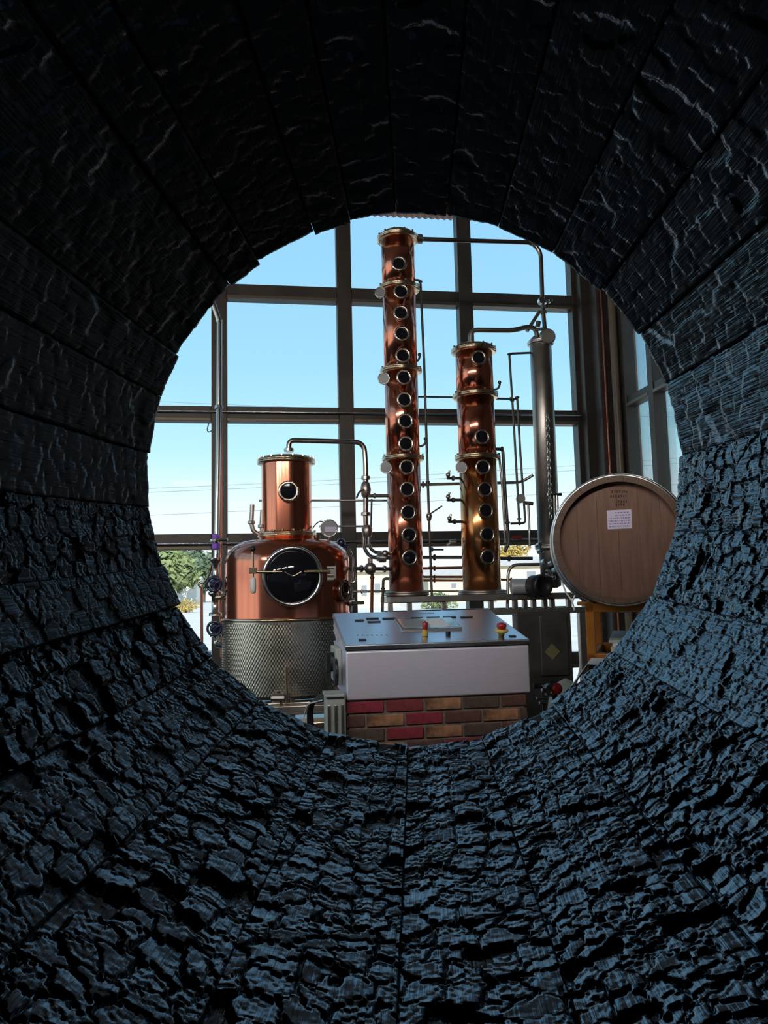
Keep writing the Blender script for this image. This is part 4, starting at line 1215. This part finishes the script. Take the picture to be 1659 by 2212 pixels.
# head boards: six planks cut to the circle
rh = .250
edges = [-rh, -.17, -.085, 0.0, .085, .17, rh]
for e0, e1 in zip(edges, edges[1:]):
    bm_ = MB()
    ys = np.linspace(e0 + .0006, e1 - .0006, 7)
    vs = []
    for dpt in (.030, .048):
        for y in ys:
            hx = math.sqrt(max(0, rh * rh - y * y))
            vs += [bc + bdir * dpt + ub * y - vb * hx, bc + bdir * dpt + ub * y + vb * hx]
    n_ = len(ys)
    fs = []
    for i in range(n_ - 1):
        fs += [(2 * i, 2 * i + 1, 2 * i + 3, 2 * i + 2), (2 * n_ + 2 * i, 2 * n_ + 2 * i + 2, 2 * n_ + 2 * i + 3, 2 * n_ + 2 * i + 1)]
    fs += [(0, 2 * n_, 2 * n_ + 1, 1), (2 * n_ - 2, 2 * n_ - 1, 4 * n_ - 1, 4 * n_ - 2)]
    part('head_board', bm_.add(vs, fs), M['oak'], brl)
HN = -bdir
hp = bc + bdir * .030
def head(px, py):
    return at_plane(px, py, hp, HN)
pc = head(1338, 1122)
hu, hv = ub, vb
if hu.dot(C_R) < 0: hu = -hu
lw, lh = abs((head(1365, 1122) - head(1312, 1122)).dot(hu)) / 2, abs((head(1338, 1143) - head(1338, 1102)).dot(hv)) / 2
pls = part('paper_label', MB().obox(pc + HN * .0012, hu, hv, HN, (lw, lh, .0008)), M['paper'], brl)
lr = random.Random(5)
for row in range(6):
    y = lh * (.72 - .29 * row)
    x = -lw * .88 + (lw * .55 if row < 2 else 0)
    while x < lw * .82:
        wd = lw * lr.uniform(.05, .2)
        part('print', MB().obox(pc + HN * .0022 + hu * (x + wd / 2) + hv * y, hu, hv, HN, (wd / 2, lh * .055, .0003)), M['ink_label'], pls)
        x += wd + lw * .07
# faint stamp above: four short illegible lines
for (y, a, b) in ((1062, 1320, 1356), (1072, 1318, 1352), (1083, 1330, 1352), (1090, 1330, 1347)):
    x = a
    while x < b:
        w_ = lr.choice((3, 4, 5))
        p = head(x + w_ / 2, y + lr.uniform(-.8, .8))
        part('stamp', MB().obox(p + HN * .0008, hu, hv, HN, (w_ * .0008, .0055, .0004)), M['ink'], brl)
        x += w_ + 1.6
# rack
ry = 3.12
rk = thing('orange_rack', 'orange steel barrel rack below the filled barrel', 'rack', (bc.x, bc.y + .2, 0))
def on_rack(px, py, dep):
    """point on the vertical plane through the barrel head facing it, dep metres behind"""
    return at_plane(px, py, bc + bdir * dep, -bdir)
rs = Vector((bdir.y, -bdir.x, 0))
zr_top = on_rack(1330, 1300, .1).z; zr_bot = on_rack(1330, 1319, .1).z
pL, pR = on_rack(1264, 1305, .1), on_rack(1500, 1305, .1)
zm0, zm1 = on_rack(1300, 1412, .1).z, on_rack(1300, 1432, .1).z
for dep in (.10, .74):
    L_, R_ = pL + bdir * (dep - .1), pL + bdir * (dep - .1) + rs * .62
    cc_ = (L_ + R_) / 2
    part('beam', MB().obox((cc_.x, cc_.y, (zr_top + zr_bot) / 2 - .005), rs, bdir, (0, 0, 1), (.31, .03, (zr_top - zr_bot) / 2), .004), M['orange'], rk)
    part('beam', MB().obox((cc_.x, cc_.y, (zm0 + zm1) / 2), rs, bdir, (0, 0, 1), (.31, .03, .022), .004), M['orange'], rk)
    for e in (.019, .601):
        q = L_ + rs * e
        part('upright', MB().obox((q.x, q.y, (zr_top) / 2), rs, bdir, (0, 0, 1), (.019, .03, zr_top / 2), .004), M['orange'], rk)
    for sg in (-1, 1):
        q = bc + bdir * dep + rs * (sg * .16)
        zc = bc.z - math.sqrt(max(0, (frad(dep)) ** 2 - .16 ** 2)) - .003
        part('saddle', MB().obox((q.x, q.y, (zc + zr_top) / 2 - .014), rs, bdir, (0, 0, 1), (.03, .03, max(.008, (zc - zr_top) / 2 - .004)), .003), M['orange'], rk)
for e in (.019, .601):
    q = pL + bdir * .32 + rs * e
    part('side_rail', MB().obox((q.x, q.y, (zm0 + zm1) / 2), rs, bdir, (0, 0, 1), (.019, .29, .022), .004), M['orange'], rk)
    part('side_rail', MB().obox((q.x, q.y, (zr_top + zr_bot) / 2 - .005), rs, bdir, (0, 0, 1), (.019, .29, (zr_top - zr_bot) / 2), .004), M['orange'], rk)
# boards and papers stacked inside the rack
zsh = (zm0 + zm1) / 2 + .022
for k, (h0, h1, mm, lab) in enumerate(((0, .028, 'stucco', 'tan board lying lowest inside the orange rack'), (.0285, .045, 'white', 'white folded sheet on the tan board inside the orange rack'), (.0455, .058, 'grey_green', 'grey-green board topmost of the stack in the orange rack'))):
    c_ = pL + bdir * .32 + rs * (.33 - .004 * k)
    single('board', MB().obox((c_.x, c_.y, zsh + (h0 + h1) / 2), rs, bdir, (0, 0, 1), (.23 - .012 * (k == 1), .36, (h1 - h0) / 2), .003), M[mm], lab, 'board', Vector((c_.x, c_.y, zsh + h0)), 'boards in the rack')
# white sheet below
pw = on_rack(1258, 1430, -.12)
ws = thing('white_sheet', 'crumpled white plastic sheet on the floor below the orange rack', 'sheet', Vector((pw.x, pw.y, 0)))
rr_ = random.Random(8)
vs, fs = [], []
for i in range(13):
    for j in range(9):
        a, b = -.30 + i * .075, -.35 + j * .09
        vs.append(Vector((pw.x, pw.y, pw.z)) + rs * (a + .03) + bdir * b * .5 + Vector((0, 0, (1.3 * a if a < 0 else -.05 * a) + rr_.uniform(-.009, .009))))
for i in range(12):
    for j in range(8):
        fs.append((i * 9 + j, i * 9 + j + 1, (i + 1) * 9 + j + 1, (i + 1) * 9 + j))
shm = MB().add(vs, fs, True)
part('sheet_top', shm, M['white'], ws)
part('covered_box', MB().obox((pw.x + rs.x * .32, pw.y + rs.y * .32, (pw.z - .07) / 2), rs, bdir, (0, 0, 1), (.27, .15, (pw.z - .07) / 2), .01), M['timber'], ws)
wb = thing('wire_bundle', 'pale wires and a white tag hanging left of the rack beside the filled barrel', 'wire', on_rack(1250, 1300, .5))
part('wire', MB().tube([at(1213, 1253, 5.0), at(1222, 1280, 5.0), at(1235, 1296, 5.0), at(1241, 1318, 5.0)], .006, 6, .05), M['white'], wb)
part('wire', MB().tube([at(1248, 1275, 5.0), at(1240, 1290, 5.0), at(1236, 1300, 5.0)], .006, 6, .05), M['white'], wb)
part('tag', MB().obox(at(1240, 1268, 5.0), (1, 0, 0), (0, 1, 0), (0, 0, 1), (.022, .004, .045), .002), M['white'], wb)
part('wire', MB().tube([at(1252, 1360, 5.0), at(1254, 1420, 5.0), at(1253, 1450, 5.0), at(1240, 1490, 5.0), at(1235, 1560, 5.0), Vector((at(1235, 1560, 5.0).x, 5.0, 0))], .007, 6, .08), M['white'], wb)

# ------------------------------------------------------------------ outdoors
struct('ground', MB().box((-150, WY + .1, -.35), (150, 200, -.12)), M['concrete_out'])
def leaf_crown(c, rad, n, leaf, seed, squash=.8):
    r = np.random.default_rng(seed)
    k = 9
    bc_ = np.concatenate([[[0, 0, 0]], r.normal(size=(k, 3)) * [.5, .5, .35]]) * rad
    br_ = np.concatenate([[.75], r.uniform(.35, .6, k)]) * rad
    mb = MB()
    for i in range(n):
        j = r.integers(0, k + 1)
        d = r.normal(size=3); d /= np.linalg.norm(d)
        p = Vector(bc_[j] + d * br_[j] * r.uniform(.8, 1.08) * [1, 1, squash]) + Vector(c)
        u, v, nn = frame(Vector(d + r.normal(size=3) * .6))
        a = r.uniform(0, 6.28)
        uu_, vv_ = u * math.cos(a) + v * math.sin(a), -u * math.sin(a) + v * math.cos(a)
        s = leaf * r.uniform(.6, 1.3)
        mb.add([p - uu_ * s, p - vv_ * s * .5, p + uu_ * s, p + vv_ * s * .5 + nn * s * .15], [(0, 1, 2), (0, 2, 3)])
    return mb
def tree(px, ytop, ybot, Y, w, lab, leafm, seed, n=2600, group='trees outside', shrub=False):
    g = at(px, ybot, Y); g.z = -.12
    t = at(px, ytop, Y)
    h = t.z + .12
    root = thing('shrub' if shrub else 'tree', lab, 'shrub' if shrub else 'tree', g, group)
    rad = w * Y / F / 2
    cz_ = t.z - rad * .75
    if shrub: cz_ = -.12 + rad * .62
    if not shrub and cz_ < rad * .9: cz_ = rad * .9
    cr_ = part('crown', leaf_crown((g.x, g.y, cz_), rad, n, rad * .11, seed, .75), M[leafm], root)
    cr_['kind'] = 'stuff'
    part('trunk', MB().tube([(g.x, g.y, -.14), (g.x + .1, g.y, cz_ * .6), (g.x, g.y, cz_ + rad * .2)], max(.05, rad * .06), 8), M['trunk'], root)
tree(365, 1178, 1300, 88, 150, 'sunlit leafy green tree beyond the far left window', 'leaf', 1, 4200)
tree(440, 1192, 1300, 150, 120, 'darker green tree half hidden behind the steam line', 'leaf_dark', 2)
tree(285, 1170, 1300, 110, 130, 'green tree at the barrel rim beyond the far left window', 'leaf_dark', 3)
tree(402, 1290, 1318, 66, 36, 'golden rounded shrub on the pale ground outside left', 'leaf_gold', 4, 900, 'shrubs outside', True)
tree(384, 1278, 1312, 78, 30, 'yellow shrub behind the golden one outside left', 'leaf_gold', 14, 700, 'shrubs outside', True)
tree(950, 1264, 1300, 58, 62, 'olive green shrub seen between the two column feet', 'leaf', 5, 1200, 'shrubs outside', True)
tree(1112, 1178, 1240, 120, 84, 'yellow-green tree right of the shorter column', 'leaf_gold', 6, 2000)
def house(px0, px1, ytop, ybot, Y, lab, wallm, gable, wins):
    a, b = at(px0, ytop, Y), at(px1, ytop, Y)
    g = -.12
    x0, x1, zt_ = a.x, b.x, max(a.z, b.z)
    root = thing('house', lab, 'house', ((x0 + x1) / 2, Y, g))
    part('wall', MB().box((x0, Y, g), (x1, Y + 8, zt_)), M[wallm], root)
    if gable:
        xm = (x0 + x1) / 2; hh_ = gable
        mb = MB().add([(x0 - .5, Y - .5, zt_ - .05), (x1 + .5, Y - .5, zt_ - .05), (xm, Y - .5, zt_ + hh_ * 2), (x0 - .5, Y + 8.5, zt_ - .05), (x1 + .5, Y + 8.5, zt_ - .05), (xm, Y + 8.5, zt_ + hh_ * 2)],
                      [(0, 1, 2), (3, 5, 4), (0, 2, 5, 3), (1, 4, 5, 2), (0, 3, 4, 1)])
        part('roof', mb, M['roof'], root)
    else:
        mb = MB().add([(x0 - .5, Y - .6, zt_ - .05), (x1 + .5, Y - .6, zt_ - .05), (x1 + .5, Y + 4, zt_ + 1.1), (x0 - .5, Y + 4, zt_ + 1.1), (x0 - .5, Y + 8.5, zt_ - .05), (x1 + .5, Y + 8.5, zt_ - .05)],
                      [(0, 1, 2, 3), (3, 2, 5, 4), (0, 3, 4), (1, 5, 2), (0, 4, 5, 1)])
        part('roof', mb, M['roof'], root)
    for (u0, u1, v0, v1) in wins:
        p, q = at(u0, v0, Y), at(u1, v1, Y)
        w_ = part('window', MB().box((p.x, Y - .06, q.z), (q.x, Y + .02, p.z), .01), M['trim'], root)
        part('pane', MB().box((p.x + .1, Y - .075, q.z + .1), (q.x - .1, Y - .05, p.z - .1)), M['house_glass'], w_)
    return root
house(700, 862, 1236, 1300, 70, 'cream stucco house with a low roof between the still and the tall column', 'stucco', 0.9,
      [(778, 795, 1262, 1290), (806, 824, 1258, 1284), (722, 742, 1262, 1288)])
house(925, 1004, 1244, 1300, 84, 'cream house glimpsed between the two columns', 'stucco', 0, [(972, 988, 1258, 1272)])
house(1070, 1200, 1222, 1300, 78, 'pale yellow house beyond the pipes right of the shorter column', 'stucco', 0, [(1098, 1112, 1256, 1276), (1135, 1160, 1232, 1258)])
house(330, 425, 1262, 1300, 118, 'small white house between the far left trees', 'trim', 0, [(385, 392, 1274, 1284)])
# power lines between two poles outside the view
XA, XB, PY = -9.0, 22.0, 30.0
for x, lab in ((XA, 'wooden utility pole far to the left outside'), (XB, 'wooden utility pole far to the right outside')):
    up_ = thing('utility_pole', lab, 'pole', (x, PY, -.12))
    part('shaft', MB().tube([(x, PY, -.15), (x, PY, 10.4)], .14, 10), M['trunk'], up_)
    part('crossarm', MB().box((x - .06, PY - .9, 9.0), (x + .06, PY + .9, 9.12)), M['trunk'], up_)
for (x0, y0, x1, y1, lab) in ((300, 868, 760, 884, 'upper single power line crossing the left window bays'), (280, 1060, 1000, 1022, 'upper of the paired sloping power lines in the lower bays'),
                         (280, 1068, 1000, 1032, 'lower of the paired sloping power lines in the lower bays'), (280, 1118, 800, 1090, 'lowest faint power line near the horizon')):
    a, b = at(x0, y0, PY), at(x1, y1, PY)
    zx = lambda x: a.z + (b.z - a.z) * (x - a.x) / (b.x - a.x)
    P = [Vector((x, PY, zx(x) + .0008 * (x - 3) ** 2)) for x in np.linspace(XA, XB, 12)]
    single('power_line', MB().tube(P, .010, 5, 1), M['wire'], lab, 'power line', P[0])
# eave of corrugated roofing outside above the glass
za = at(940, 475, 9.5).z
n_ = 76
vs, fs = [], []
for i in range(n_ * 4 + 1):
    x = -1.5 + 6.4 * i / (n_ * 4)
    z = za + .012 + .012 * math.cos(2 * PI * i / 4)
    vs += [(x, 9.5, z), (x, 8.72, CZ + .02), (x, 9.5, z + .02), (x, 8.72, CZ + .05)]
for i in range(n_ * 4):
    b = i * 4
    fs += [(b, b + 4, b + 5, b + 1), (b + 2, b + 3, b + 7, b + 6), (b, b + 2, b + 6, b + 4), (b + 1, b + 5, b + 7, b + 3)]
single('corrugated_eave', MB().add(vs, fs), M['pinkeave'], 'strip of corrugated roofing outside above the top window bays', 'eave', Vector((2, 9.2, za)))
